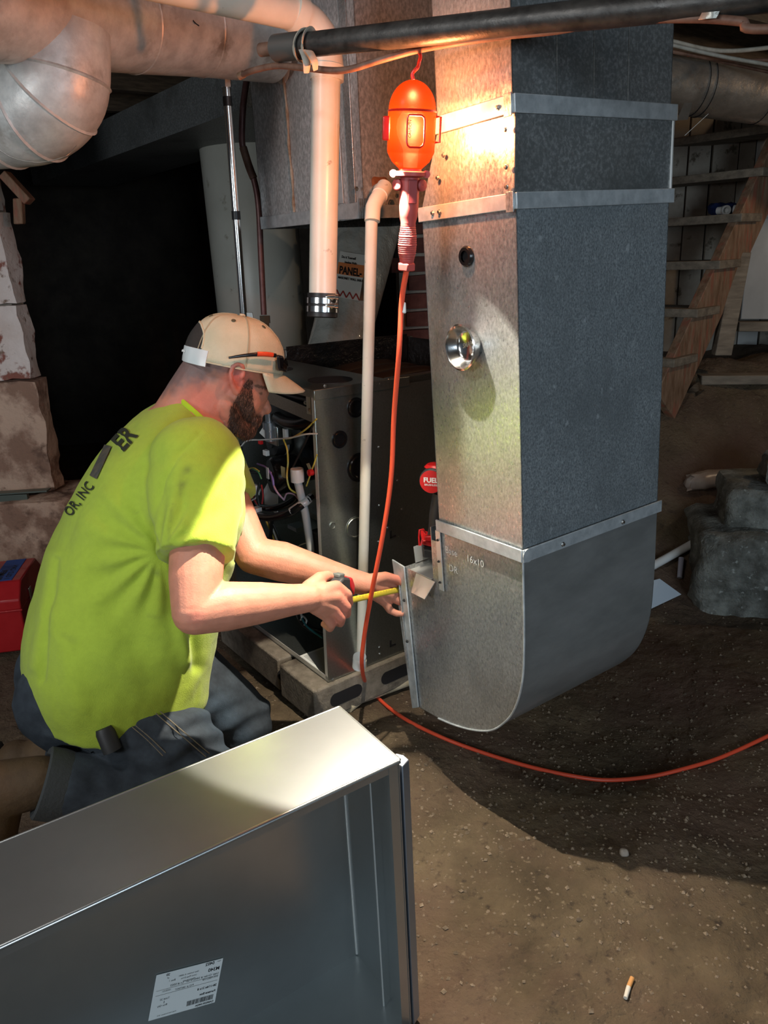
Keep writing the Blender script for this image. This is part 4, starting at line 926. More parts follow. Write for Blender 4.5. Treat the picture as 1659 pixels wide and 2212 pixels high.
MB().tube([V(whc[0], whc[1], whc[2]), V(whc[0], whc[1], 2.04)], 0.05, 20).build('flue', MT['galv_dark'], wh)

# plastic-wrapped insulation bundle leaning behind
IT = 2.95
ip = lambda x, y, d=0.0: un(x, y, IT + d)
bag = thing('insulation_bundle', 'plastic wrapped masonry wall insulation bundle leaning behind the furnace', 'insulation', ip(720, 800))
A0, A1, A2, A3 = ip(728, 470, 0.25), ip(868, 470, 0.25), ip(770, 830), ip(645, 830)
MT['bag'] = mat('cloudy_plastic_wrap', (0.40, 0.40, 0.36), 0.22, col2=(0.52, 0.51, 0.46), vscale=8, bump=0.012, bscale=14, coat=0.5)
nb = unit(np.cross(A1 - A0, A3 - A0)); nb = nb if np.dot(nb, C_F) < 0 else -nb
bagm = MB(); gx, gy = 16, 26
for j in range(gy + 1):
    for i in range(gx + 1):
        u_, v_ = i / gx, j / gy
        p = lerp(lerp(A0, A1, u_), lerp(A3, A2, u_), v_)
        bul = 0.05 * (1 - (2 * u_ - 1) ** 4) + 0.014 * fbm(p, 12, 3) + 0.006 * math.sin(u_ * 26 + fbm(p, 4, 2) * 3)
        bagm.v.append(tuple(p + nb * bul))
bagm.f = [(j*(gx+1)+i, (j+1)*(gx+1)+i, (j+1)*(gx+1)+i+1, j*(gx+1)+i+1) for j in range(gy) for i in range(gx)]
n0 = len(bagm.v)
for j in range(gy + 1):
    for i in range(gx + 1):
        u_, v_ = i / gx, j / gy
        bagm.v.append(tuple(lerp(lerp(A0, A1, u_), lerp(A3, A2, u_), v_) - nb * 0.05))
bagm.f += [(n0 + j*(gx+1)+i, n0 + j*(gx+1)+i+1, n0 + (j+1)*(gx+1)+i+1, n0 + (j+1)*(gx+1)+i) for j in range(gy) for i in range(gx)]
for j in range(gy):
    bagm.f += [(j*(gx+1), n0 + j*(gx+1), n0 + (j+1)*(gx+1), (j+1)*(gx+1)), (j*(gx+1)+gx, (j+1)*(gx+1)+gx, n0 + (j+1)*(gx+1)+gx, n0 + j*(gx+1)+gx)]
bagm.m = [0] * len(bagm.f)
bagm.build('bundle', MT['bag'], bag, smooth=80)
bpn = lambda x, y, h: hit(x, y, lerp(A0, A2, 0.45) + nb * h, nb)
lab = MB().quad(bpn(735, 543, .068), bpn(792, 552, .068), bpn(776, 650, .068), bpn(722, 640, .068), 0.002).build('printed_label', mat('faded_label', (0.70, 0.70, 0.65), 0.4), bag)
MB().quad(bpn(731, 566, .070), bpn(789, 574, .070), bpn(785, 600, .070), bpn(727, 591, .070), 0.001).build('orange_band', mat('orange_print', (0.75, 0.25, 0.09), 0.4), lab)
LB = bpn(731, 590, .072); LUx = unit(bpn(789, 599, .072) - LB); LUy = unit(bpn(733, 566, .072) - LB)
MB().text('PANEL-', lambda x, y: LB + LUx * (x * 0.56 + 0.002) + LUy * y, 0.050, bold=0.0016).build('panel_print', MT['ink_and_hole'], lab, smooth=0)
for tx_, dx, dy, sz in (('MASONRY WALL INSUL', 0.0, -0.024, 0.0155), ('Insulate Walls', 0.034, 0.052, 0.014), ('Do it Yourself', 0.012, 0.074, 0.016)):
    MB().text(tx_, lambda x, y, dx=dx, dy=dy: LB + LUx * (x * 0.62 + dx * 0.62) + LUy * (y + dy), sz, bold=0.0004).build('small_print', MT['ink_and_hole'], lab, smooth=0)
zz = [bpn(727 + k * 7, 632 + (7 if k % 2 else -6) + k * 1.4, .070) for k in range(8)]
for k in range(7):
    MB().tube([zz[k], zz[k+1]], 0.0028, 6).build('red_arrow', mat('red_print', (0.36, 0.05, 0.04), 0.5) if k == 0 else bpy.data.materials['red_print'], lab)

# ================================================================== FLOOR-LEVEL PIPES
op = thing('old_drain_pipe', 'dirt yellowed plastic pipe lying on the ground before the furnace', 'pipe', gz(600, 1450))
o0, o1, o2 = gz(488, 1350, 0.016), gz(625, 1478, 0.016), gz(715, 1562, 0.016)
MB().tube([o0, lerp(o0, o1, 0.5) + Z * 0.004, o1], 0.0150, 18).build('pipe', MT['pvc_old'], op)
MB().tube([o1, o2], 0.0150, 18).build('pipe', MT['pvc_old'], op)
MB().tube([o1 - unit(o1 - o0) * 0.03, o1 + unit(o2 - o1) * 0.03], 0.0185, 18).build('joint_sleeve', MT['pvc_old'], op)
MB().tube([o0 - unit(o1 - o0) * 0.02, o0 + unit(o1 - o0) * 0.05], 0.0185, 18).build('joint_sleeve', MT['pvc_old'], op)
o3 = gz(655, 1468, 0.016)
MB().tube([o1, gz(690, 1494, 0.016)], 0.012, 14).build('branch_stub', MT['pvc_old'], op)
# right side
pv = tag(MB().tube([gz(1400, 1228, 0.02), gz(1540, 1150, 0.03)], 0.0155, 18).build('loose_pvc_pipe', MT['white'], None), 'loose white plastic pipe lying on dirt beside concrete footing', 'pipe')
cdn = V(0, 0, 1)
c_ = [gz(1380, 1262, 0.05), gz(1425, 1250, 0.05), gz(1472, 1284, 0.012), gz(1400, 1318, 0.012)]
card = tag(MB().quad(c_[3], c_[2], c_[1], c_[0], 0.002).build('white_card', mat('bluish_white_card', (0.62, 0.70, 0.78), 0.5), None), 'small bluish white card lying on the dirt by the boot', 'card')
sc_ = tag(MB().tube([gz(1468, 1248, 0.012), gz(1472, 1205, 0.03)], [0.009, 0.010], 12).build('plastic_offcut', mat('lilac_offcut', (0.45, 0.45, 0.55), 0.5), None), 'short pale plastic offcut standing in dirt below the loose pipe', 'offcut')

# ------------------------------------------------------------------ concrete footing on the right
f0 = onz(1497, 1322, 0.0)
ftg = thing('concrete_footing', 'stepped rough concrete footing standing in the dirt at right', 'footing', f0)
fx = unit(V(0.97, -0.22, 0)); fy = unit(V(0.22, 0.97, 0))
rough_block(f0 + V(0, 0, -0.04), fx * 0.62, fy * 0.42, V(0.02, 0.0, 0.32), 0.03, 0.03, 12, 0.05).build('base', MT['concrete'], ftg, smooth=60)
rough_block(f0 + fx * 0.10 + fy * 0.10 + Z * 0.25, fx * 0.46, fy * 0.30, V(0.01, 0, 0.17), 0.02, 0.025, 17, 0.03).build('upper_block', MT['concrete'], ftg, smooth=60)
rough_block(f0 + fx * 0.23 + fy * 0.14 + Z * 0.42, fx * 0.16, fy * 0.18, Z * 0.10, 0.03, 0.02, 23, 0.06).build('top_lump', MT['concrete'], ftg, smooth=60)

# ------------------------------------------------------------------ stairs
su = unit(V(-0.66, 0.75, 0)); sv = unit(V(0.75, 0.66, 0))
R0 = un(1512, 668, 3.15)
stair = thing('cellar_stairs', 'steep open wooden cellar stairs rising behind the duct', 'stairs', V(R0[0], R0[1], ground(R0[0], R0[1])))
step = sv * 0.160 + Z * 0.182
sd = unit(step); sn = unit(np.cross(su, sd)); sn = sn if sn[2] > 0 else -sn
MB().box(R0 - step * 1.7 - sn * 0.20 + su * 0.01, step * 9, sn * 0.21, su * 0.038).build('stringer', MT['wood'], stair, bevel=0.003)
MB().box(R0 - step * 1.7 - sn * 0.20 + su * 0.80, step * 9, sn * 0.21, su * 0.038).build('stringer', MT['wood'], stair, bevel=0.003)
for k in range(-1, 6):
    MB().box(R0 + step * k - sv * 0.05 - su * 0.015 - Z * 0.03, su * 0.86, sv * 0.20, Z * 0.034).build('tread', MT['tread'], stair, bevel=0.003)
post = tag(MB().box(un(1545, 768, 3.30), C_R * 0.072, Y * 0.05, un(1588, 545, 3.32) - un(1545, 768, 3.30)).build('wooden_post', MT['tread'], None, bevel=0.003), 'nail-scarred wooden post standing under the stair stringer', 'post')
bd = tag(MB().box(un(1600, 690, 3.62), C_R * 0.5, Y * 0.02, Z * 0.45).build('white_board', MT['drywall'], None, bevel=0.004), 'pale grey rectangular board leaning behind the stair post', 'board')
tag(MB().box(un(1596, 712, 3.60) - Z * 0.01, C_R * 0.6, Y * 0.09, Z * 0.045).build('sill_board', MT['tread'], None, bevel=0.004), 'weathered timber sill under the pale grey board', 'board')
pk0 = gz(1515, 832, 0.0)
tag(MB().box(pk0, unit(V(0.98, -0.12, -0.02)) * 0.55, Y * 0.09, Z * 0.04).build('loose_plank', MT['tread'], None, bevel=0.004), 'loose weathered plank lying on the dirt bank below the stairs', 'plank')
rg = gz(1482, 800, 0.0)
rag = MB(); 
rag.tube(catmull([gz(1468, 800, 0.03), gz(1482, 812, 0.03), gz(1490, 828, 0.02), gz(1512, 850, 0.010)], 5), [0.02 + 0.012 * math.sin(k * 1.7) for k in range(16)], 9)
tag(rag.build('rotten_wood_scrap', MT['wood_dark'], None, smooth=60), 'dark rotten wood scrap lying on the dirt bank by the stair foot', 'wood scrap')
# things on the stair tread
tt = R0 + step * 2 + Z * 0.004
fit = thing('pvc_tee_fitting', 'white plastic tee fitting lying on a stair tread', 'fitting', un(1568, 472, 3.45))
tc_ = un(1570, 472, 3.45)
tc_[2] = (tt[2] + 0.022)
MB().tube([tc_ + su * 0.03 - sv * 0.03, tc_ - sv * 0.035 - su * 0.0], 0.0165, 18).build('run', MT['white'], fit)
MB().lathe([(0.017, 0), (0.021, 0), (0.021, 0.02), (0.013, 0.02), (0.012, 0.004), (0, 0.004)], tc_ - sv * 0.03, -Y, 20).build('hub', MT['white'], fit)
MB().lathe([(0.017, 0), (0.021, 0), (0.021, 0.02), (0.013, 0.02), (0.012, 0.004), (0, 0.004)], tc_ - su * 0.03 - sv * 0.0, unit(V(0.7, -0.7, 0)), 20).build('hub', MT['white'], fit)
bc = un(1563, 452, 3.52); bc[2] = tt[2] + 0.035
blue = rough_block(bc - V(0.06, 0.03, 0.035), X * 0.12, Y * 0.08, Z * 0.06, 0.025, 0.015, 3, 0.04).build('blue_rag', mat('blue_cloth', (0.012, 0.03, 0.14), 0.8, bump=0.004, bscale=40), None, smooth=70)
tag(blue, 'crumpled dark blue rag on a stair tread beside the white fitting', 'rag')
# foil-wrapped round duct and cables on the right
fd = thing('foil_wrapped_duct', 'foil wrapped round duct passing above the stairs with tape strips', 'duct', un(1500, 200, 2.7))
fpth = [un(1380, 172, 2.62), un(1460, 182, 2.66), un(1560, 194, 2.70), un(1659, 208, 2.74), un(2600, 325, 3.12)]
MB().tube(fpth, [0.092, 0.092, 0.094, 0.093, 0.095], 36).build('pipe', MT['foil'], fd, smooth=60)
for k, x in ((1, 1500), (2, 1515), (3, 1640)):
    c = un(x, 182 + (x - 1460) * 0.13, 2.66 + (x - 1460) * 0.0004)
    MB().lathe([(0.0925, -0.0015), (0.0955, 0.0), (0.0925, 0.0015)], c, unit(fpth[3] - fpth[1]), 36, cap=False).build('seam_line', MT['rubber'], fd)
MB().quad(un(1462, 260, 2.54), un(1486, 258, 2.54), un(1496, 222, 2.56), un(1478, 222, 2.56), 0.001).build('loose_tape', MT['foil'], fd)
MB().tube([un(1530, 246, 2.60), un(1479, 293, 2.60)], 0.0009, 5).build('hanging_thread', MT['label'], fd)
for k, (a, b_, c_, r) in enumerate((((1430, 92, 2.5), (1560, 122, 2.5), (1720, 150, 2.45), 0.006), ((1430, 104, 2.56), (1560, 134, 2.56), (1720, 168, 2.51), 0.005), ((1430, 84, 2.55), (1560, 110, 2.6), (1720, 96, 2.6), 0.007), ((1440, 110, 2.52), (1570, 130, 2.55), (1720, 128, 2.55), 0.006))):
    tag(MB().tube(catmull([un(*a), un(*b_), un(*c_)], 8), r, 10).build('cable_run', MT['cable_brown'] if k % 2 else MT['tape_grey'], None), ('flat brown cable draped along the top of the foil wrapped duct', 'lower brown cable draped along the foil wrapped duct', 'tan cable rising behind the foil wrapped duct', 'dusty brown cable between the joists and foil wrapped duct')[k], 'cable')
bgp = gz(1530, 1055, 0.0)
tag(rough_block(bgp - V(0.09, 0.02, 0.0), X * 0.17, Y * 0.08, Z * 0.06, 0.03, 0.014, 8, 0.05).build('torn_plastic_bag', mat('dirty_clear_plastic', (0.38, 0.30, 0.26), 0.3, col2=(0.55, 0.48, 0.42), vscale=9), None, smooth=70), 'crumpled dirty clear plastic bag on the dirt bank', 'plastic bag')

# ================================================================== TOOLBOX
tb0 = onz(64, 1404, 0.05)
tu, tw = unit(V(-0.985, -0.17, 0)), unit(V(-0.17, 0.985, 0))
TL, TW_, THb = 0.46, 0.30, 0.15
tbx = thing('toolbox', 'red metal toolbox with folded steel handle and blue tape', 'toolbox', tb0)
MB().box(tb0, tu * TL, tw * TW_, Z * THb).build('body', MT['toolbox'], tbx, bevel=0.006)
lidp = [(-0.004, 0.0), (TW_ + 0.004, 0.0), (TW_ + 0.004, 0.035), (TW_ - 0.05, 0.085), (0.05, 0.085), (-0.004, 0.035)]
MB().prism(lidp, tb0 + Z * THb - tu * 0.004, tw, Z, tu * (TL + 0.008)).build('lid', MT['toolbox'], tbx, bevel=0.005)
MB().box(tb0 + Z * (THb - 0.004) - tw * 0.006 - tu * 0.006, tu * (TL + 0.012), tw * 0.006, Z * 0.006).build('lid_seam', MT['toolbox'], tbx, bevel=0.002)
lz = tb0 + Z * (THb + 0.0865)
tape_o = MB().quad(lz + tu * 0.025 + tw * 0.052, lz + tu * 0.090 + tw * 0.052, lz + tu * 0.090 + tw * 0.245, lz + tu * 0.025 + tw * 0.245, 0.001, Z).build('blue_tape', MT['blue_tape'], tbx)
MB().text('PRIMER', lambda x, y: lz + Z * 0.001 + tu * (0.080 - y) + tw * (0.06 + x), 0.028, bold=0.0004).build('marker_line', MT['ink_and_hole'], tape_o, smooth=0)
MB().text('1 OLD CAN', lambda x, y: lz + Z * 0.001 + tu * (0.052 - y) + tw * (0.06 + x), 0.024, bold=0.0003).build('marker_line', MT['ink_and_hole'], tape_o, smooth=0)
hh = [lz + tu * 0.10 + tw * 0.06 , lz + tu * 0.085 + tw * 0.08 + Z * 0.012, lz + tu * 0.085 + tw * 0.085 + Z * 0.02, lz + tu * 0.10 + tw * 0.10 + Z * 0.03, lz + tu * 0.24 + tw * 0.10 + Z * 0.03, lz + tu * 0.25 + tw * 0.06]
MB().tube(catmull(hh, 5), 0.008, 12).build('handle', MT['steel'], tbx)
lt_ = tb0 + Z * (THb - 0.01) - tu * 0.004 + tw * 0.09
MB().box(lt_ - tu * 0.008, tu * 0.008, tw * 0.025, Z * 0.045).build('latch', MT['steel'], tbx, bevel=0.003)
# metal strip on the stone ledge
lv = hit(0, 1068, xr - V(0, 0.07, 0), Y)
tag(MB().box(V(lv[0] - 0.15, lv[1], zt + 0.012), V(0.33, 0.0, 0.006), Y * 0.04, Z * 0.006).box(V(lv[0] - 0.15, lv[1] + 0.002, zt - 0.03), V(0.25, 0.0, 0.0), Y * 0.02, Z * 0.042).build('metal_level', mat('green_grey_level', (0.13, 0.16, 0.14), 0.4, 0.5), None, bevel=0.001), 'slim metal spirit level lying on the stone ledge', 'level')

# ================================================================== FOREGROUND SHEET METAL BOX
BT = 1.12
bA = un(862, 1640, BT); bz = bA[2]
bB = onz(742, 1522, bz); bN = onz(0, 2040, bz)
bu = unit(bN - bA); bw = unit(np.cross(bu, Z)); bw = bw if np.dot(bw, bB - bA) > 0 else -bw
BL, BD, BH = 0.714, float(np.dot(bB - bA, bw)), bz - 0.012
bq = lambda u_, w_, z: bA + bu * u_ + bw * w_ - Z * z
box_ = thing('return_air_box', 'shiny open sheet metal furnace box standing in front of the worker', 'metal box', bA - Z * BH)
MB().box(bq(0, 0, 0), bu * BL, bw * BD, -Z * 0.0015).build('top_panel', MT['galv_new'], box_, smooth=0)
MB().box(bq(0, BD - 0.0015, 0), bu * BL, bw * 0.0015, -Z * BH).build('back_panel', MT['galv_new'], box_, smooth=0)
MB().box(bq(0, 0, 0.0015), bu * 0.0015, bw * BD, -Z * (BH - 0.002)).build('side_panel', MT['galv_new'], box_, smooth=0)
MB().box(bq(BL, 0, 0.0015), bu * -0.0015, bw * BD, -Z * (BH - 0.002)).build('side_panel', MT['galv_new'], box_, smooth=0)
MB().box(bq(0, 0, BH), bu * BL, bw * BD, Z * 0.0015).build('bottom_panel', MT['galv_new'], box_, smooth=0)
# folded hems round the open face
MB().tube([bq(0.0, -0.001, 0.003), bq(BL, -0.001, 0.003)], 0.0035, 10).build('top_hem', MT['galv_new'], box_)
MB().tube([bq(0.0, BD, 0.002), bq(BL, BD, 0.002)], 0.003, 10).build('rear_hem', MT['galv_new'], box_)
MB().tube([bq(-0.001, 0.0, 0.002), bq(-0.001, BD, 0.002)], 0.0025, 10).build('end_hem', MT['galv_new'], box_)
MB().box(bq(0.0, 0.002, 0.004), bu * BL, bw * 0.0015, -Z * 0.016).build('front_lip', MT['galv_new'], box_, smooth=0)
MB().box(bq(0.002, 0.001, 0.006), bu * 0.016, bw * 0.0015, -Z * (BH - 0.01)).build('front_lip', MT['galv_new'], box_, smooth=0)
MB().prism([(-0.004, -0.002), (-0.022, 0.006), (-0.022, 0.020), (-0.016, 0.030), (-0.002, 0.034), (0.0, 0.03)], bq(0, 0, 0.014), bu, bw, -Z * (BH - 0.014)).build('outer_flange', mat('blue_grey_flange', (0.32, 0.36, 0.42), 0.35, 0.8), box_, bevel=0.0015)
MB().box(bq(0.018, 0.055, 0.002), bu * 0.002, bw * 0.002, -Z * (BH - 0.004)).build('bend_line', MT['white_metal'], box_, smooth=0)
MB().tube([bq(0.0025, BD - 0.003, 0.004), bq(0.0025, BD - 0.003, BH - 0.004)], 0.0022, 8).build('corner_bead', MT['white_metal'], box_)
# shipping label, stuck on upside down
bpl = lambda x, y, h=0.002: hit(x, y, bq(0, BD - h - 0.0015, 0), bw)
LQ = [bpl(482, 2070), bpl(338, 2107), bpl(320, 2206), bpl(464, 2165)]
lbo = MB().quad(LQ[0], LQ[1], LQ[2], LQ[3], 0.0006, -bw).build('shipping_label', MT['label'], box_)
e1 = unit(LQ[3] - LQ[2]); lo_ = LQ[0]; ex = unit(LQ[1] - LQ[0]); ey = unit(LQ[0] - LQ[3])
lw_, lh_ = np.linalg.norm(LQ[1] - LQ[0]), np.linalg.norm(LQ[3] - LQ[0])
# label reads upside down: its text origin is the photo's right end, lines run towards the left, 'up' points down
def lt2(u_, v_): return lerp(lerp(LQ[3], LQ[2], u_), lerp(LQ[0], LQ[1], u_), v_) - bw * 0.0004
rows_ = [('Oper.', .03, .955, .030, 0), ('0402', .13, .925, .075, 1), ('M340', .03, .77, .085, 1), ('User Order # 344270 00   Ln # 0003', .03, .665, .052, 0), ('SVR-FBB21X8', .03, .60, .045, 0), ('P/O # 18670437', .40, .545, .045, 0), ('28-1/16x 21x 8', .03, .40, .052, 1),
         ('Furnace Box', .03, .27, .052, 1), ('CA50229104GA', .03, .03, .045, 1), ('Box 1', .70, .78, .045, 0), ('of', .80, .86, .04, 0), ('20', .80, .93, .055, 1), ('Box Qty', .76, .26, .045, 0), ('1', .80, .32, .06, 1), ('Total 20', .74, .40, .045, 0), ('10/05/21', .74, .58, .04, 0), ('Master Supply', .40, .70, .035, 0), ('Union Plaza Drive', .38, .77, .035, 0), ('New London, IL 60001', .36, .84, .035, 0), ('Wells Vent Products  20 ft', .60, .05, .028, 0)]
for tx_, u0, v0, sz, bd_ in rows_:
    tm_ = MB(); tm_.text(tx_, lambda x, y, u0=u0, v0=v0: lt2(u0 + x * lh_ / lw_, v0 + y), sz * 1.25, bold=0.002 * bd_)
    tm_.build('label_line', MT['ink_and_hole'], lbo, smooth=0)
rnd = random.Random(9); u_ = 0.05; k = 0
while u_ < 0.45:
    w_ = rnd.choice([.003, .006, .009])
    MB().quad(lt2(u_, .10), lt2(u_ + w_, .10), lt2(u_ + w_, .21), lt2(u_, .21), 0.0001, -bw).build('barcode_bar', MT['ink_and_hole'], lbo, smooth=0)
    u_ += w_ + rnd.choice([.004, .006])
for v_ in (.635, .525):
    MB().quad(lt2(.03, v_), lt2(.96, v_), lt2(.96, v_ + .004), lt2(.03, v_ + .004), 0.0001, -bw).build('rule_line', MT['ink_and_hole'], lbo, smooth=0)

# ================================================================== CORDLESS DRIVER ON THE BOOT LEDGE
dv0 = dl(0.055, 0.335, -0.122)
drv = thing('cordless_driver', 'black and red cordless impact driver standing on the boot ledge', 'power tool', dv0)
dR, dF = unit(C_R * V(1, 1, 0)), unit(C_F * V(1, 1, 0))
def dpx(x, y, h=0.0): return hit(x, y, dv0 + dF * h, dF)
bat = [dpx(914, 1204), dpx(964, 1214), dpx(964, 1180), dpx(914, 1168)]
MB().box(dpx(914, 1206), dpx(966, 1214) - dpx(914, 1206), dF * 0.07, Z * 0.024).build('battery', MT['black_matte'], drv, bevel=0.004)
MB().box(dpx(914, 1188), dpx(966, 1198) - dpx(914, 1188), dF * 0.07, Z * 0.012).build('battery_top', MT['black_gloss'], drv, bevel=0.003)
MB().box(dpx(912, 1178), dpx(966, 1190) - dpx(912, 1178), dF * 0.07, Z * 0.014).build('battery_clip', MT['red'], drv, bevel=0.004)
gp = [dpx(938, 1172, .035), dpx(938, 1160, .035), dpx(941, 1140, .035), dpx(943, 1110, .035), dpx(947, 1085, .035), dpx(950, 1066, .035)]
MB().tube(catmull(gp, 5), [0.027, 0.025, 0.022, 0.020, 0.018, 0.0175] + [0.017] * 20, 20).build('grip', MT['black_matte'], drv)
MB().cbox(dpx(928, 1162, .0), dR * 0.022, dF * 0.012, Z * 0.012).build('base_trim', MT['red'], drv, bevel=0.002)
hc = dpx(934, 1038, .02)
hax = unit(-dF * 0.93 - dR * 0.36)
hd = MB().lathe([(0.0, 0.0), (0.022, 0.0), (0.0295, 0.006), (0.0305, 0.012), (0.0305, 0.10), (0.026, 0.13), (0.012, 0.16), (0.008, 0.17), (0, 0.17)], hc + hax * 0.012, -hax, 32).build('head', MT['black_matte'], drv)
bd_ = MB().lathe([(0.0265, -0.0005), (0.0265, 0.003), (0.0, 0.0036)], hc + hax * 0.009, hax, 32).build('badge', MT['red'], drv)
bux = unit(np.cross(hax, Z)) ; bux = bux if np.dot(bux, dR) > 0 else -bux
MB().text('FUEL', lambda x, y: hc + hax * 0.0128 + bux * x + Z * (y - 0.001), 0.016, bold=0.0006, align='CENTER').build('badge_word', MT['white'], bd_, smooth=0)
MB().text('BRUSHLESS', lambda x, y: hc + hax * 0.0128 + bux * x + Z * (y - 0.009), 0.0062, bold=0.0001, align='CENTER').build('badge_word', MT['white'], bd_, smooth=0)
MB().lathe([(0.0, 0.035), (0.018, 0.034), (0.024, 0.028), (0.0, 0.027)], hc - hax * 0.02, Z, 24).build('head_cap', MT['red'], drv)
ck = [dpx(920, 1152, -.01), dpx(914, 1143, -.012), dpx(906, 1145, -.014), dpx(905, 1160, -.014), dpx(906, 1178, -.014), dpx(909, 1178, -.012), dpx(912, 1166, -.008)]
MB().tube(ck, 0.0022, 8).build('belt_clip', MT['red'], drv)

# ================================================================== SMALL THINGS ON THE DIRT
bt0, bt1, bt2 = gz(1351, 2156, 0.005), gz(1358, 2132, 0.005), gz(1366, 2112, 0.005)
cg = thing('cigarette_butt', 'orange filtered cigarette butt lying on the bare dirt', 'cigarette butt', bt1)
MB().tube([bt1, bt2], 0.0042, 14).build('filter', mat('cork_filter', (0.55, 0.26, 0.08), 0.7), cg)
MB().tube([bt0, bt1], [0.0036, 0.0042], 14).build('paper', mat('cigarette_paper', (0.62, 0.58, 0.50), 0.8), cg)
MT['clod'] = mat('dirt_clod', (0.15, 0.11, 0.07), 0.95, col2=(0.28, 0.21, 0.145), vscale=60, bump=0.002, bscale=120)
tag(rough_block(gz(1340, 1856, -0.004), X * 0.022, Y * 0.018, Z * 0.02, 0.006, 0.006, 3, 0.008).build('mortar_lump', MT['mortar'], None, smooth=60), 'pale crumbly mortar lump alone on the dirt above the cigarette butt', 'lump')
rnd = random.Random(21); proto = []
for s_ in range(5):
    mbk = rough_block((-0.5, -0.5, -0.3), X, Y * 0.8, Z * 0.7, 0.35, 0.34, s_ * 2.3, 0.35)
    proto.append(mbk)
pm = []
def pebble(p, s_, k, name, label, cat, group):
    if len(pm) <= k:
        o = proto[k].build(name, MT['clod'], None, smooth=60, origin=(0, 0, 0)); pm.append(o.data)
    else:
        o = bpy.data.objects.new(name, pm[k]); COL.objects.link(o)
    o.location = tuple(p); o.scale = (s_, s_ * rnd.uniform(.7, 1.1), s_ * rnd.uniform(.5, .9)); o.rotation_euler = (0, 0, rnd.uniform(0, 6.28))
    return tag(o, label, cat, group)
spots_ = [(1000, 1790), (985, 1795), (1045, 1790), (935, 1760), (1220, 2030), (1200, 2015), (1195, 2020), (1005, 1925), (985, 2060), (1100, 2040), (1130, 1770), (1128, 1812), (1420, 1540), (1445, 1560), (1400, 1580), (1460, 1640), (1380, 1600), (1330, 1560), (1300, 1480), (1215, 1760), (1150, 1765), (1290, 1475), (1480, 1500), (1260, 1490), (920, 1650), (930, 1640), (640, 1425), (600, 1470), (585, 1455), (1580, 1440), (1560, 1470), (1620, 1420), (1250, 1985), (1010, 1800), (960, 1700), (1080, 1830), (1110, 1960), (1420, 2010)]
for i, (x, y) in enumerate(spots_):
    p = gz(x, y, 0.0); k = i % 5
    pebble(p - Z * 0.001, rnd.uniform(0.008, 0.015), k, 'pebble', 'small brown pebble of dirt lying loose on the earth floor', 'pebble', 'loose pebbles on the earth floor')
crumbs = MB()
for i in range(5200):
    x, y = rnd.uniform(-0.9, 1.7), rnd.uniform(0.85, 2.5)
    if rnd.random() < 0.5: x, y = rnd.gauss(0.55, 0.45), rnd.gauss(1.5, 0.3)
    z = ground(x, y); s_ = rnd.uniform(0.0012, 0.0042) if rnd.random() < 0.85 else rnd.uniform(0.004, 0.007)
    c = V(x, y, z + s_ * 0.2); a = rnd.uniform(0, 6.28); r_ = V(math.cos(a), math.sin(a), 0) * s_; t_ = V(-r_[1], r_[0], 0) * rnd.uniform(.6, 1)
    crumbs.add([c + r_, c + t_, c - r_ * rnd.uniform(.7, 1.1), c - t_, c + Z * s_ * rnd.uniform(.5, .9), c - Z * s_], [(0, 1, 4), (1, 2, 4), (2, 3, 4), (3, 0, 4), (1, 0, 5), (2, 1, 5), (3, 2, 5), (0, 3, 5)])
cr = crumbs.build('soil_crumbs', MT['clod'], None, smooth=0, origin=(0, 0, 0)); cr['kind'] = 'stuff'
tag(cr, 'fine soil crumbs scattered over the earth floor', 'soil')
# ================================================================== THE WORKER
from mathutils.bvhtree import BVHTree
PTH = math.radians(25)
PD_, PR_ = V(math.cos(PTH), math.sin(PTH), 0), V(math.sin(PTH), -math.cos(PTH), 0)     # facing, right-hand side
PS = V(-0.44, 1.64, 0.87)                                                              # between the shoulders
def sag(px, py, off=0.0): return hit(px, py, PS + PR_ * off, PR_)
def project(p):
    d = V(p) - C_O; z = np.dot(d, C_F)
    return IMG_W / 2 + FPX * np.dot(d, C_R) / z, IMG_H / 2 - FPX * np.dot(d, C_U) / z
def voxel(mb, size, smooth=4, fac=0.5):
    me = bpy.data.meshes.new('v'); me.from_pydata(mb.v, [], mb.f)
    o = bpy.data.objects.new('v', me); COL.objects.link(o)
    r = o.modifiers.new('r', 'REMESH'); r.mode = 'VOXEL'; r.voxel_size = size; r.adaptivity = 0.0
    if smooth:
        s = o.modifiers.new('s', 'SMOOTH'); s.iterations = smooth; s.factor = fac
    m2 = bake(o); bpy.data.objects.remove(o); bpy.data.meshes.remove(me)
    return m2
def mesh_obj(name, me, mt_, parent, off):
    n = len(me.vertices); co = np.empty(n * 3); me.vertices.foreach_get('co', co)
    co = co.reshape(-1, 3) - V(off); me.vertices.foreach_set('co', co.ravel())
    me.name = name; me.materials.clear(); me.materials.append(mt_)
    me.polygons.foreach_set('use_smooth', [True] * len(me.polygons)); me.update()
    o = bpy.data.objects.new(name, me); COL.objects.link(o); o.parent = parent
    return o
def displace(me, fn):
    n = len(me.vertices); co = np.empty(n * 3); me.vertices.foreach_get('co', co); co = co.reshape(-1, 3)
    no = np.empty(n * 3); me.vertices.foreach_get('normal', no); no = no.reshape(-1, 3)
    for i in range(n):
        co[i] += no[i] * fn(co[i], no[i])
    me.vertices.foreach_set('co', co.ravel()); me.update()
def paint(me, fn, off=(0, 0, 0)):
    a = me.color_attributes.new('tint', 'FLOAT_COLOR', 'POINT')
    n = len(me.vertices); co = np.empty(n * 3); me.vertices.foreach_get('co', co); co = co.reshape(-1, 3)
    c = np.ones((n, 4))
    for i in range(n): c[i, :3] = fn(co[i])
    a.data.foreach_set('color', c.ravel())
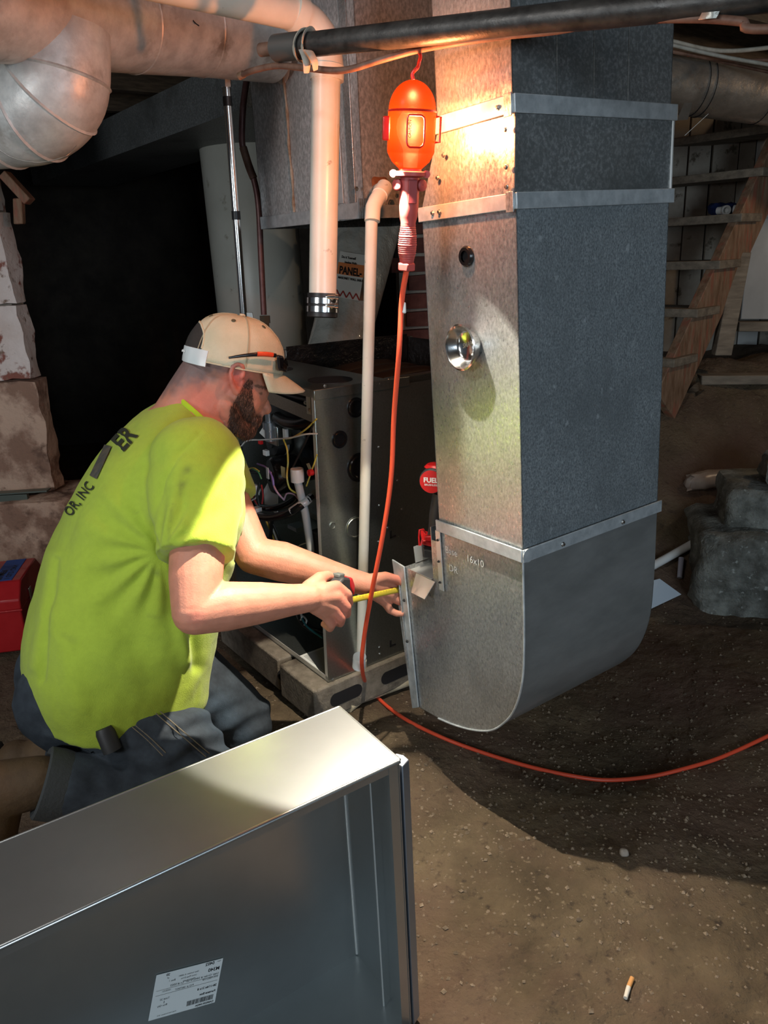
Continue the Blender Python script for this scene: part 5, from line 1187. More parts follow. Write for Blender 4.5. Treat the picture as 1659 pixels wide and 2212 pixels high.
def tint_mat(name, rough, bump=0.0, bscale=200, sub=0.0, sheen=0.0, mott=0.0, mscale=60):
    m = mat(name, (0.5, 0.5, 0.5), rough, bump=bump, bscale=bscale, sub=sub, spec=0.35)
    N, L = m.node_tree.nodes, m.node_tree.links
    at = N.new('ShaderNodeAttribute'); at.attribute_name = 'tint'
    src = at.outputs['Color']
    if mott:
        t = N.new('ShaderNodeTexNoise'); t.inputs['Scale'].default_value = mscale; t.inputs['Detail'].default_value = 4
        tc = [q for q in N if q.type == 'TEX_COORD'][0]; L.new(tc.outputs['Object'], t.inputs['Vector'])
        mr = N.new('ShaderNodeMapRange'); mr.inputs['From Min'].default_value = .3; mr.inputs['From Max'].default_value = .7
        mr.inputs['To Min'].default_value = 1 - mott; mr.inputs['To Max'].default_value = 1 + mott; L.new(t.outputs['Fac'], mr.inputs['Value'])
        mx = N.new('ShaderNodeMix'); mx.data_type = 'RGBA'; mx.blend_type = 'MULTIPLY'; mx.inputs[0].default_value = 1.0
        L.new(src, mx.inputs[6]); L.new(mr.outputs['Result'], mx.inputs[7]); src = mx.outputs[2]
    p = N['Principled BSDF']; L.new(src, p.inputs['Base Color'])
    if sheen: p.inputs['Sheen Weight'].default_value = sheen
    return m
def inpoly(x, y, P):
    c = False; j = len(P) - 1
    for i in range(len(P)):
        if (P[i][1] > y) != (P[j][1] > y) and x < (P[j][0] - P[i][0]) * (y - P[i][1]) / (P[j][1] - P[i][1]) + P[i][0]: c = not c
        j = i
    return c
def segdist(x, y, x0, y0, x1, y1):
    dx, dy = x1 - x0, y1 - y0; t = max(0, min(1, ((x - x0) * dx + (y - y0) * dy) / (dx * dx + dy * dy + 1e-9)))
    return math.hypot(x - x0 - t * dx, y - y0 - t * dy)
def cap_chain(mb, pts, n=14):
    """tapered limb through (point, radius) pairs with round ends"""
    for (p, r) in pts: mb.ball(p, r, n, 8)
    P = [p for p, r in pts]; Rr = [r for p, r in pts]
    for i in range(len(P) - 1): mb.tube([P[i], P[i+1]], [Rr[i], Rr[i+1]], n)

# ---- joints
Rsh, Lsh = PS + PR_ * 0.175, PS - PR_ * 0.18 + PD_ * 0.07
Rel, Rwr = un(421, 1322, 1.425), un(668, 1291, 1.548)
Lel, Lwr = un(548, 1200, 1.775), un(790, 1262, 1.80)
Pel = sag(225, 1440)
Rhip, Lhip = Pel + PR_ * 0.10, Pel - PR_ * 0.10
Rkn, Ran = un(478, 1745, 1.70), un(88, 1690, 1.545)
Lkn, Lan = V(-0.40, 1.705, 0.13), V(-0.80, 1.60, 0.12)
man = thing('person', 'kneeling worker in hi-vis lime T-shirt and cream cap measuring with a tape', 'person', V(-0.58, 1.45, ground(-0.58, 1.45)))
MO = V(man.location)
fh = unit(PD_ * math.cos(math.radians(33)) - Z * math.sin(math.radians(33))); uh = unit(Z * math.cos(math.radians(33)) + PD_ * math.sin(math.radians(33)))
HX = (fh, PR_, uh)

# ---- body: one continuous surface
b = MB()
b.ball(sag(494, 778), (0.091, 0.075, 0.080), 28, 18, HX)
b.ball(sag(524, 846), (0.056, 0.060, 0.078), 24, 16, HX)
b.ball(sag(500, 842), (0.070, 0.066, 0.055), 24, 16, HX)
for sg in (-1, 1):
    cap_chain(b, [(sag(488, 872, 0.050 * sg), 0.022), (sag(508, 915, 0.036 * sg), 0.022), (sag(531, 932, 0.012 * sg), 0.021)])
    b.ball(sag(540, 868, 0.034 * sg), (0.026, 0.024, 0.030), 16, 10, HX)
    b.ball(sag(563, 832, 0.026 * sg), (0.012, 0.022, 0.009), 14, 8, HX)
    b.ball(sag(567, 890, 0.010 * sg), 0.0085, 12, 8)
    b.ball(sag(558, 847, 0.030 * sg), 0.0125, 14, 10)
b.ball(sag(530, 926), (0.026, 0.034, 0.026), 16, 10, HX)
b.ball(sag(500, 908), (0.045, 0.045, 0.034), 18, 12, HX)
b.ball(sag(545, 905), (0.022, 0.030, 0.026), 16, 10, HX)
b.ball(sag(558, 899), (0.008, 0.020, 0.006), 12, 8, HX); b.ball(sag(554, 911), (0.009, 0.018, 0.0065), 12, 8, HX)
cap_chain(b, [(sag(563, 846), 0.0095), (sag(571, 868), 0.0105), (sag(575.5, 884), 0.0125)])
cap_chain(b, [(sag(405, 915), 0.072), (sag(430, 885), 0.064), (sag(462, 850), 0.060), (sag(480, 815), 0.064)], 22)
cap_chain(b, [(sag(372, 930), 0.060), (sag(405, 860), 0.050), (sag(434, 812), 0.048)], 20)
for sg in (-1, 1):
    eo = 0.077
    ear = [(500, 822), (498, 806), (503, 792), (513, 786.5), (523, 790), (527, 801), (524, 814)]
    cap_chain(b, [(sag(x, y, sg * (eo + 0.010 - 0.004 * (i > 4))), 0.0050) for i, (x, y) in enumerate(ear)], 10)
    cap_chain(b, [(sag(500, 822, sg * (eo + 0.008)), 0.0052), (sag(505, 838, sg * (eo + 0.004)), 0.0060), (sag(512, 848, sg * eo), 0.0075), (sag(519, 840, sg * (eo - 0.004)), 0.006)], 10)
    b.ball(sag(511, 815, sg * (eo - 0.004)), (0.014, 0.008, 0.026), 14, 10, (unit(fh + uh * 0.25), PR_, unit(uh - fh * 0.25)))
    cap_chain(b, [(sag(524, 822, sg * (eo - 0.001)), 0.005), (sag(521, 832, sg * (eo - 0.002)), 0.005)], 10)
# torso and legs inside the clothes
cap_chain(b, [(sag(400, 950), 0.10), (sag(340, 1080), 0.135), (sag(290, 1250), 0.135), (Pel, 0.13)], 24)
for s_, sh in ((1, Rsh), (-1, Lsh)): cap_chain(b, [(sag(395, 955), 0.075), (sh, 0.058)], 18)
cap_chain(b, [(Rhip, 0.085), (Rkn, 0.055), (Ran, 0.040)], 18); cap_chain(b, [(Lhip, 0.085), (Lkn, 0.055), (Lan, 0.040)], 18)
cap_chain(b, [(Ran, 0.036), (Ran + V(-0.05, -0.012, -0.02), 0.030)], 14); cap_chain(b, [(Lan, 0.036), (Lan + V(-0.06, -0.01, -0.02), 0.034)], 14)
# arms
ra_ = lerp(Rsh, Rel, 0.5) + PD_ * 0.004
cap_chain(b, [(Rsh, 0.060), (ra_, 0.055), (lerp(Rsh, Rel, 0.8), 0.050), (Rel, 0.043)], 22)
cap_chain(b, [(Rel, 0.043), (lerp(Rel, Rwr, 0.25) + Z * 0.004, 0.0475), (lerp(Rel, Rwr, 0.55) + Z * 0.002, 0.041), (lerp(Rel, Rwr, 0.85), 0.0315), (Rwr, 0.029)], 22)
cap_chain(b, [(Lsh, 0.058), (lerp(Lsh, Lel, 0.5), 0.053), (Lel, 0.043)], 22)
cap_chain(b, [(Lel, 0.043), (lerp(Lel, Lwr, 0.25) + Z * 0.003, 0.047), (lerp(Lel, Lwr, 0.6), 0.038), (lerp(Lel, Lwr, 0.88), 0.029), (Lwr, 0.027)], 22)
def fing(pts): cap_chain(b, [(un(x, y, t), r) for x, y, t, r in pts], 12)
# right hand closed round the tape measure
for q in ((726, 1268, 1.588, .0145), (726, 1290, 1.578, .0145), (718, 1312, 1.578, .0140), (704, 1329, 1.585, .0130)):
    cap_chain(b, [(Rwr, 0.026), (un((668 + q[0]) / 2, (1291 + q[1]) / 2, (1.548 + q[2]) / 2 - 0.002), 0.0195), (un(*q[:3]), q[3])], 14)
fing([(726, 1268, 1.588, .0140), (750, 1284, 1.603, .0110), (754, 1303, 1.632, .0098), (741, 1302, 1.656, .0085)])
fing([(726, 1290, 1.578, .0140), (748, 1311, 1.594, .0112), (749, 1326, 1.622, .0100), (734, 1320, 1.650, .0085)])
fing([(718, 1312, 1.578, .0135), (737, 1334, 1.594, .0108), (735, 1346, 1.620, .0096), (720, 1338, 1.648, .0085)])
fing([(704, 1329, 1.585, .0125), (716, 1349, 1.600, .0098), (713, 1357, 1.622, .0088), (700, 1348, 1.644, .0078)])
fing([(668, 1272, 1.560, .0190), (690, 1250, 1.592, .0145), (707, 1244, 1.615, .0115), (720, 1248, 1.632, .0098)])
# left hand open, palm to the lens, holding the blade end at the flange
for q in ((846, 1257, 1.850, .0140), (848, 1272, 1.855, .0140), (844, 1288, 1.855, .0130), (832, 1301, 1.852, .0118)):
    cap_chain(b, [(Lwr, 0.024), (un((790 + q[0]) / 2, (1262 + q[1]) / 2, (1.80 + q[2]) / 2), 0.0180), (un(*q[:3]), q[3])], 14)
fing([(846, 1257, 1.850, .0135), (866, 1262, 1.872, .0102), (878, 1274, 1.880, .0092), (886, 1284, 1.882, .0080)])
fing([(848, 1272, 1.855, .0135), (869, 1286, 1.872, .0104), (882, 1291, 1.882, .0094), (893, 1291, 1.890, .0082)])
fing([(844, 1288, 1.855, .0125), (864, 1300, 1.870, .0100), (878, 1306, 1.880, .0090), (889, 1304, 1.886, .0078)])
fing([(832, 1301, 1.852, .0115), (842, 1318, 1.858, .0092), (856, 1325, 1.860, .0084), (868, 1326, 1.862, .0074)])
fing([(806, 1252, 1.800, .0155), (832, 1246, 1.820, .0130), (856, 1251, 1.835, .0108), (873, 1263, 1.850, .0090)])
body_me = voxel(b, 0.0030, 3, 0.5)
SK, SKP, HAIR, BEARD = V(0.53, 0.225, 0.148), V(0.58, 0.165, 0.122), V(0.075, 0.058, 0.058), V(0.060, 0.036, 0.023)
beardP = [(537, 817), (522, 838), (512, 858), (497, 880), (494, 921), (470, 948), (500, 975), (545, 955), (566, 908), (563, 896), (552, 893), (549, 875), (545, 843), (546, 822)]
def skin_col(p):
    off = np.dot(p - PS, PR_); q = p
    if np.dot(p - sag(487, 800), uh) > -0.22 and p[2] > 0.80:
        if off < 0: q = p - 2 * off * PR_
        x, y = project(q)
        c = SK * 1.0
        w = max(0, 1 - math.hypot(x - 512, y - 818) / 46); c = lerp(c, SKP, min(1, 1.2 * w))                # ear
        w = max(0, 1 - math.hypot(x - 430, y - 870) / 75); c = lerp(c, SKP, 0.7 * w)                          # sun-reddened neck
        n = fbm(p, 60, 3)
        hz = (830 - y + (485 - x) * 0.35) / 45 + 0.25 * n                                                      # clipped hair fading to the neck
        if x < 506 or y < 800: c = lerp(c, HAIR * 1.9, 0.85 * sstep(hz) * sstep((512 - x) / 20 + (802 - y) / 14))
        dmin = min(segdist(x, y, *beardP[i], *beardP[(i + 1) % len(beardP)]) for i in range(len(beardP)))
        inside = inpoly(x, y, beardP)
        k = sstep(0.5 + (dmin if inside else -dmin) / 9 + 0.35 * n)
        c = lerp(c, BEARD * 1.8, 0.68 * k)
        if segdist(x, y, 553, 833, 573, 838) < 3.5 and off * 0 == 0: c = lerp(c, BEARD, 0.7)
        if math.hypot(x - 564, y - 850) < 4: c = lerp(c, BEARD, 0.6)
        return c
    x, y = project(p)
    c = SK * (1.0 + 0.08 * fbm(p, 30, 3))
    for kx, ky in ((752, 1295), (747, 1318), (735, 1340), (726, 1268), (860, 1250), (425, 1330)):
        w = max(0, 1 - math.hypot(x - kx, y - ky) / 28); c = lerp(c, SKP, 0.55 * w)
    return c
paint(body_me, skin_col)
MT['skin'] = tint_mat('fair_skin', 0.48, bump=0.0006, bscale=260, sub=0.25, mott=0.08, mscale=40)
body = mesh_obj('body', body_me, MT['skin'], man, MO)

# ---- beard strands and clipped hair
bv = BVHTree.FromPolygons([tuple(v.co + Vector(MO)) for v in body_me.vertices], [tuple(p.vertices) for p in body_me.polygons])
def cast(px, py, lift=0.0, tree=None):
    d = un(px, py, 1.0) - C_O
    loc, nor, i, dist = (tree or bv).ray_cast(Vector(C_O), Vector(unit(d)))
    if loc is None: return None
    return V(loc) + V(nor) * lift, V(nor)
st = MB(); rnd = random.Random(4)
def strand(p, n, L, r, side):
    t = unit(np.cross(n, side)); q = [p, p + n * L * 0.5 + t * L * 0.2, p + n * L * 0.75 + t * L * 0.75]
    w = unit(np.cross(n, t)) * r
    st.add([q[0] - w, q[0] + w, q[1] - w, q[1] + w, q[2]], [(0, 1, 3, 2), (2, 3, 4), (1, 0, 2, 3), (3, 2, 4)][:2])
def mirror(p): return p - 2 * np.dot(p - PS, PR_) * PR_
for i in range(5200):
    x, y = rnd.uniform(468, 568), rnd.uniform(815, 965)
    if not inpoly(x, y, beardP): continue
    h = cast(x, y)
    if h is None: continue
    p, n = h; dn = unit(fh * 0.35 - uh + V(rnd.uniform(-.5, .5), rnd.uniform(-.5, .5), rnd.uniform(-.4, .4)))
    L = rnd.uniform(0.004, 0.011) * (0.6 + 0.6 * sstep((y - 830) / 80))
    n2 = unit(n + dn * 0.8)
    strand(p, n2, L, 0.00030, unit(np.cross(dn, n2)))
    if i % 2: strand(mirror(p), unit(mirror(PS + n2) - PS), L, 0.0003, unit(np.cross(dn, n2)))
bd = st.build('beard', mat('brown_beard_hair', (0.035, 0.020, 0.013), 0.55), man, smooth=0); bd['kind'] = 'stuff'

# ---- T-shirt
keys = [((376, 853), (480, 950), .072), ((345, 872), (497, 985), .125), ((295, 910), (512, 1030), .180), ((222, 985), (512, 1100), .207), ((158, 1075), (492, 1200), .206), ((110, 1180), (470, 1300), .205),
        ((80, 1270), (457, 1370), .210), ((52, 1370), (447, 1425), .218), ((44, 1450), (440, 1466), .222), ((66, 1528), (428, 1482), .220)]
rings = []
kb = catmull([V(*sag(*k[0]), k[2]) for k in keys], 5); kf = catmull([V(*sag(*k[1]), k[2]) for k in keys], 5)
for B1, F1 in zip(kb, kf):
    pb, pf, w_ = B1[:3], F1[:3], B1[3]
    c = (pb + pf) / 2; f_ = (pf - pb) / 2; ring = []
    for k in range(48):
        t = 2 * math.pi * k / 48; ct, s1 = math.cos(t), math.sin(t)
        e = 0.86
        ring.append(c + f_ * math.copysign(abs(ct) ** e, ct) + PR_ * w_ * math.copysign(abs(s1) ** e, s1))
    rings.append(ring)
sh_ = MB()
def shrink(ring, k):
    c = np.mean(ring, axis=0); return [c + (p - c) * k for p in ring]
last = rings[-1]; hemn = unit(np.cross(last[12] - last[0], last[24] - last[0])); inward = np.mean(rings[-6], axis=0) - np.mean(last, axis=0)
sh_.loft(rings + [shrink(last, 0.955), [p + inward * 0.35 for p in shrink(last, 0.93)]])
def sleeve(sh, el, f_end, r0, r1, wide):
    ax = unit(el - sh); e = lerp(sh, el, f_end)
    pts = [sh - ax * 0.03, lerp(sh, e, 0.25), lerp(sh, e, 0.5), lerp(sh, e, 0.75), e]
    R_ = [r0 * 0.9, r0, lerp(r0, r1, .4), lerp(r0, r1, .75), r1]
    sh_.ball(sh, r0 * 0.98, 24, 14)
    P = catmull(pts, 4); RR_ = list(np.interp(np.linspace(0, 4, len(P)), range(5), R_))
    P2 = P + [e + ax * 0.0005, e - ax * 0.035]; R2 = RR_ + [r1 - 0.008, r1 - 0.012]
    sh_.tube(P2, R2, 32, up=PR_)
sleeve(Rsh - PR_ * 0.01, Rel, 0.635, 0.094, 0.0755, 1); sleeve(Lsh, Lel, 0.60, 0.088, 0.070, 1)
shirt_me = voxel(sh_, 0.0052, 5, 0.5)
arm_c = project(Rsh)
def folds(p, n):
    x, y = project(p); near = np.dot(n, PR_) > -0.35
    v = 0.0045 * fbm(p, 7, 3) + 0.0012 * fbm(p, 26, 2)
    if near:
        # radiating creases from the armpit
        d = math.hypot(x - 345, y - 1195); a = math.atan2(y - 1195, x - 345)
        v += 0.0045 * math.sin(a * 13 + 1.5 * fbm(p, 5, 2)) * math.exp(-((d - 95) / 85) ** 2) * sstep(d / 70) * (1 if x < 400 else 0.4)
        # long diagonal folds at the belly
        q = segdist(x, y, 365, 1230, 405, 1425); v += 0.010 * math.exp(-(q / 16) ** 2) - 0.012 * math.exp(-(segdist(x, y, 390, 1250, 425, 1440) / 13) ** 2)
        q = segdist(x, y, 210, 1240, 330, 1470); v += -0.010 * math.exp(-(q / 38) ** 2)
        q = segdist(x, y, 120, 1330, 170, 1520); v += 0.007 * math.exp(-(q / 26) ** 2)
        # sleeve folds and armhole seam
        if 350 < x < 520 and 980 < y < 1215:
            v += 0.0040 * math.sin((x * 0.9 + y * 0.35) / 11.0 + 2 * fbm(p, 8, 2)) * sstep((y - 1010) / 60) * sstep((x - 400) / 60)
        seam = [(432, 935), (385, 985), (352, 1035), (335, 1095), (330, 1150), (345, 1195)]
        q = min(segdist(x, y, *seam[i], *seam[i+1]) for i in range(5)); v -= 0.004 * math.exp(-(q / 5.0) ** 2)
        q = abs(y - 1183); 
        if 350 < x < 515 and q < 20: v -= 0.0015 * math.exp(-(q / 3.0) ** 2)
    # folds hanging behind the back
    q = segdist(x, y, 118, 1195, 75, 1440); v += 0.006 * math.exp(-(q / 14) ** 2) - 0.007 * math.exp(-(segdist(x, y, 122, 1210, 88, 1470) / 7) ** 2)
    return v
displace(shirt_me, folds)
LIME = V(0.36, 0.475, 0.040)
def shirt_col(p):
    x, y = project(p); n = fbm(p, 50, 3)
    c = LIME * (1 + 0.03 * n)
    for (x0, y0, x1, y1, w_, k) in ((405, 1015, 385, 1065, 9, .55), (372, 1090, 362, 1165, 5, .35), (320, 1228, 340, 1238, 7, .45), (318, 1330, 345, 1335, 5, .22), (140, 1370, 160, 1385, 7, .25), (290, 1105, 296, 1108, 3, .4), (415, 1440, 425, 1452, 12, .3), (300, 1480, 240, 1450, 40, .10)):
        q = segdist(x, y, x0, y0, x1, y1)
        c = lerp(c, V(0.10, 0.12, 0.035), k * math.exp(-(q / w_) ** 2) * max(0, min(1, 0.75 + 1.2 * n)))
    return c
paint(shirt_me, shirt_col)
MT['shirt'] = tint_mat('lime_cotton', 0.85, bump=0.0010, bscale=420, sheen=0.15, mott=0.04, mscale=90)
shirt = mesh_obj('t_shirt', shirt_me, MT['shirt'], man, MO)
sv_ = BVHTree.FromPolygons([tuple(v.co + Vector(MO)) for v in shirt_me.vertices], [tuple(p.vertices) for p in shirt_me.polygons])
# collar band
col = []
for k in range(48):
    t = 2 * math.pi * k / 48
    pb, pf = sag(377, 856), sag(479, 948); c = (pb + pf) / 2; f_ = (pf - pb) / 2
    col.append(c + f_ * math.cos(t) * 1.03 + PR_ * 0.076 * math.sin(t))
MB().tube(col, 0.0085, 10, closed=True, flat=0.6).build('collar', mat('lime_rib_knit', (0.42, 0.58, 0.018), 0.9, bump=0.001, bscale=500), shirt)
# printing on the back
def on_shirt(px, py, l=0.0030):
    h = cast(px, py, l, sv_)
    return h[0] if h is not None else None
def print_text(name, txt, x0, y0, ang, size, squash, mt_, bold=0.0):
    ca, sa = math.cos(ang), math.sin(ang)
    for k in range(14):                       # slide in from the silhouette until every letter lies on cloth
        miss = []
        def fn(x, y):
            X_, Y_ = x * size * squash, y * size
            p = on_shirt(x0 + 3 * k + X_ * ca + Y_ * sa, y0 + X_ * sa - Y_ * ca)
            if p is None: miss.append(1); return sag(x0, y0)
            return p
        m = MB(); m.text(txt, fn, 1.0, bold=bold)
        if not miss:
            m.build(name, mt_, shirt, smooth=0); break
MT['print'] = mat('black_shirt_print', (0.022, 0.026, 0.014), 0.8)
print_text('print_word', 'OR, INC', 146, 1118, math.radians(-52), 31, 0.74, MT['print'], 0.01)
print_text('print_word', 'ER', 240, 978, math.radians(-48), 52, 0.82, MT['print'], 0.03)
NX, NY = 5, 10
for sx_ in range(0, 45, 3):
    pq = []
    for j in range(NY + 1):
        for i in range(NX + 1):
            x = lerp(lerp(190, 205, i / NX), lerp(222, 237, i / NX), j / NY); y = lerp(lerp(1028, 1036, i / NX), lerp(962, 966, i / NX), j / NY)
            pq.append(on_shirt(x + sx_, y))
    if all(p is not None for p in pq):
        MB().add(pq, [(j*(NX+1)+i, j*(NX+1)+i+1, (j+1)*(NX+1)+i+1, (j+1)*(NX+1)+i) for j in range(NY) for i in range(NX)]).build('print_picture', mat('grey_shirt_print', (0.05, 0.055, 0.05), 0.8, col2=(0.11, 0.09, 0.06), vscale=60), shirt)
        break

# ---- jeans
j_ = MB()
cap_chain(j_, [(sag(245, 1400), 0.135), (Pel - PD_ * 0.01, 0.145)], 28)
j_.ball(Pel + PR_ * 0.055 - PD_ * 0.045 - Z * 0.03, (0.150, 0.112, 0.135), 28, 18, (PD_, PR_, Z)); j_.ball(Pel - PR_ * 0.055 - PD_ * 0.045 - Z * 0.03, (0.150, 0.112, 0.135), 28, 18, (PD_, PR_, Z))
cap_chain(j_, [(Rhip - Z * 0.04, 0.105), (lerp(Rhip, Rkn, 0.5) + Z * 0.01, 0.108), (Rkn, 0.082)], 24)
cap_chain(j_, [(Lhip - Z * 0.03, 0.105), (lerp(Lhip, Lkn, 0.5) + Z * 0.035, 0.112), (Lkn, 0.085)], 24)
cap_chain(j_, [(Rkn, 0.080), (lerp(Rkn, Ran, 0.45), 0.082), (lerp(Rkn, Ran, 0.70), 0.074), (lerp(Rkn, Ran, 0.84), 0.070)], 24)
cap_chain(j_, [(Lkn, 0.080), (lerp(Lkn, Lan, 0.5), 0.075), (Lan, 0.066)], 24)
jean_me = voxel(j_, 0.0060, 6, 0.5)
def jfold(p, n):
    x, y = project(p)
    v = 0.005 * fbm(p, 9, 3) + 0.0010 * fbm(p, 40, 2)
    v += 0.004 * math.sin((x * 0.5 + y * 0.9) / 9 + 2.5 * fbm(p, 6, 2)) * sstep((x - 330) / 60) * sstep((y - 1490) / 30)
    for s_ in ((325, 1540, 440, 1640), (285, 1560, 355, 1640), (405, 1475, 345, 1545)):
        v -= 0.003 * math.exp(-(segdist(x, y, *s_) / 4) ** 2)
    v += 0.006 * math.exp(-(segdist(x, y, 100, 1585, 250, 1640) / 9) ** 2)
    return v
displace(jean_me, jfold)
def jcol(p):
    x, y = project(p); n = fbm(p, 25, 3)
    c = lerp(V(0.020, 0.026, 0.034), V(0.040, 0.052, 0.066), 0.5 + 0.7 * n)
    w = math.exp(-(segdist(x, y, 470, 1530, 520, 1610) / 35) ** 2); c = lerp(c, V(0.07, 0.11, 0.16), 0.6 * w)  # lighter blue on the thigh: lamp light put into the denim colour
    return c
paint(jean_me, jcol)
jeans = mesh_obj('jeans', jean_me, tint_mat('worn_denim_lit_thigh', 0.85, bump=0.0008, bscale=500, mott=0.12, mscale=120), man, MO)
jv = BVHTree.FromPolygons([tuple(v.co + Vector(MO)) for v in jean_me.vertices], [tuple(p.vertices) for p in jean_me.polygons])
MT['stitch'] = mat('denim_stitching', (0.16, 0.13, 0.085), 0.8)
for pts in ([(330, 1535), (370, 1570), (405, 1600), (445, 1635)], [(338, 1530), (378, 1565), (412, 1594), (452, 1628)], [(285, 1570), (320, 1600), (352, 1632)], [(292, 1566), (326, 1595), (358, 1626)], [(408, 1478), (385, 1510), (352, 1540)]):
    q = [cast(x, y, 0.0006, jv) for x, y in pts]
    if all(h is not None for h in q): MB().tube(catmull([h[0] for h in q], 6), 0.0011, 6).build('stitch_line', MT['stitch'], jeans)
jd = unit(Ran - Rkn)
MB().lathe([(0.045, -0.045), (0.068, -0.045), (0.0715, -0.02), (0.0715, 0.006), (0.067, 0.010), (0.050, 0.004)], lerp(Rkn, Ran, 0.84) + jd * 0.052, jd, 40, cap=False).build('cuff', mat('frayed_cuff', (0.045, 0.050, 0.052), 0.9, bump=0.002, bscale=120), jeans)
# belt loop / tool pouch clip under the hem
pp = cast(232, 1585, 0.012, jv)
if pp is not None:
    MB().lathe([(0, 0), (0.016, 0), (0.019, 0.01), (0.019, 0.05), (0, 0.052)], pp[0] + V(0, 0, 0.02), unit(V(0.35, -0.3, -1)), 16).build('belt_pouch', MT['black_matte'], man)

# ---- boots
MT['boot'] = mat('tan_work_boot', (0.070, 0.040, 0.018), 0.75, col2=(0.11, 0.066, 0.030), vscale=14, bump=0.002, bscale=60)
MT['sole'] = mat('dark_boot_sole', (0.020, 0.016, 0.012), 0.8)
def boot(an, back, name):
    bm2 = MB(); toe = an + back * 0.04 + V(0, 0, -an[2] + 0.055); hl_ = an + back * 0.075 + Z * 0.005
    cap_chain(bm2, [(an - back * 0.07, 0.052), (an + back * 0.01, 0.058), (lerp(an, toe, 0.5) + back * 0.02, 0.050), (toe, 0.046)], 22)
    bm2.ball(hl_, 0.046, 18, 12)
    me = voxel(bm2, 0.006, 5); bo_ = mesh_obj(name, me, MT['boot'], man, MO)
    s2 = MB(); side = unit(np.cross(back, Z))
    p0, p1 = hl_ + Z * 0.035 + back * 0.035, toe + back * 0.045 - Z * 0.035
    s2.box(p0 - side * 0.043, side * 0.086, back * 0.022, p1 - p0).build('sole', MT['sole'], bo_, bevel=0.008)
boot(Ran + unit(V(-0.95, -0.2, 0)) * 0.075, unit(V(-0.95, -0.25, 0)), 'boot'); boot(Lan + V(-0.05, 0, 0.0), unit(V(-0.95, -0.2, 0)), 'boot')

# ---- cap
rim_b, rim_f = sag(397, 770), sag(606, 808)
cc = (rim_b + rim_f) / 2; cfw = unit(rim_f - rim_b); cup = unit(Z - cfw * np.dot(Z, cfw)); CL = np.linalg.norm(rim_f - rim_b) / 2
CHt, CWd = 0.108, 0.089
MT['cap'] = mat('cream_cap_cotton', (0.56, 0.50, 0.34), 0.85, col2=(0.64, 0.58, 0.42), vscale=18, bump=0.0008, bscale=350)
MT['cap_edge'] = MT['cap']
capt = thing  # noqa
def cap_pt(u_, v_, k=1.0):
    # u: angle round the head (0 = front), v: 0 rim .. 1 crown
    e = v_ * math.pi / 2
    rr = max(0.0, math.cos(e)) ** 0.72; hh_ = math.sin(e) ** 0.90
    wob = 0.004 * fbm((math.cos(u_), math.sin(u_), v_), 2.2, 3)
    return cc + k * (cfw * (CL * rr + wob) * math.cos(u_) + PR_ * (CWd * rr + wob) * math.sin(u_)) + cup * (CHt * hh_ * k)
cm_ = MB(); NU, NV = 60, 20
for j in range(NV + 1):
    for i in range(NU):
        cm_.v.append(tuple(cap_pt(2 * math.pi * i / NU, j / NV)))
cm_.f = [(j*NU+i, j*NU+(i+1) % NU, (j+1)*NU+(i+1) % NU, (j+1)*NU+i) for j in range(NV) for i in range(NU)]; cm_.m = [0] * len(cm_.f)
crown = cm_.build('cap', MT['cap'], man, smooth=80)
sol = crown.modifiers.new('thick', 'SOLIDIFY'); sol.thickness = 0.003; sol.offset = 1
for k in range(6):
    u_ = math.pi * (k + 0.5) / 3
    MB().tube([cap_pt(u_, v_, 1.004) for v_ in np.linspace(0.02, 0.96, 16)], 0.0016, 6).build('panel_seam', mat('cap_seam', (0.40, 0.34, 0.22), 0.9) if k == 0 else bpy.data.materials['cap_seam'], crown)
    e = cap_pt(u_ + 0.45, 0.66, 1.0); nn = unit(e - cc)
    MB().lathe([(0.0, 0.0012), (0.0028, 0.0012), (0.0046, 0.0014), (0.005, 0)], e, nn, 14).build('eyelet', mat('olive_eyelet', (0.10, 0.09, 0.05), 0.7) if k == 0 else bpy.data.materials['olive_eyelet'], crown)
MB().lathe([(0, 0.005), (0.006, 0.004), (0.007, 0)], cap_pt(0, 1.0), cup, 14).build('button', MT['cap'], crown)
# opening and snap strap at the back
op_ = []
for k in range(18):
    t = math.pi * k / 17; op_.append(cap_pt(math.pi + 0.62 * math.cos(t), 0.13 + 0.36 * math.sin(t), 1.006))
og = MB(); no_, mo_ = 16, 6
for j in range(mo_ + 1):
    for i in range(no_ + 1):
        t = math.pi * i / no_; og.v.append(tuple(cap_pt(math.pi + 0.62 * math.cos(t), lerp(0.10, 0.13 + 0.36 * math.sin(t), j / mo_), 1.012)))
og.f = [(j*(no_+1)+i, j*(no_+1)+i+1, (j+1)*(no_+1)+i+1, (j+1)*(no_+1)+i) for j in range(mo_) for i in range(no_)]; og.m = [0] * len(og.f)
og.build('back_opening', mat('hair_in_opening', (0.035, 0.028, 0.024), 0.9, bump=0.002, bscale=200), crown, smooth=60)
MB().tube(op_, 0.0020, 8).build('opening_binding', MT['cap'], crown)
sm_ = MB(); ns = 24
for k in range(ns + 1):
    t = lerp(-0.80, 0.80, k / ns)
    for v_, kk in ((-0.06, 1.0), (-0.055, 1.015), (0.0, 1.02), (0.06, 1.02), (0.115, 1.02), (0.12, 1.0)): sm_.v.append(tuple(cap_pt(math.pi + t, max(0.0, v_), kk) + cup * min(0.0, v_) * 0.17))
sm_.f = [(6*k+i, 6*k+(i+1) % 6, 6*k+6+(i+1) % 6, 6*k+6+i) for k in range(ns) for i in range(6)] + [(0, 1, 2, 3, 4, 5), tuple(6*ns+q for q in (5, 4, 3, 2, 1, 0))]; sm_.m = [0] * len(sm_.f)
sm_.build('snap_strap', mat('clear_white_strap', (0.66, 0.70, 0.70), 0.35), crown, smooth=50)
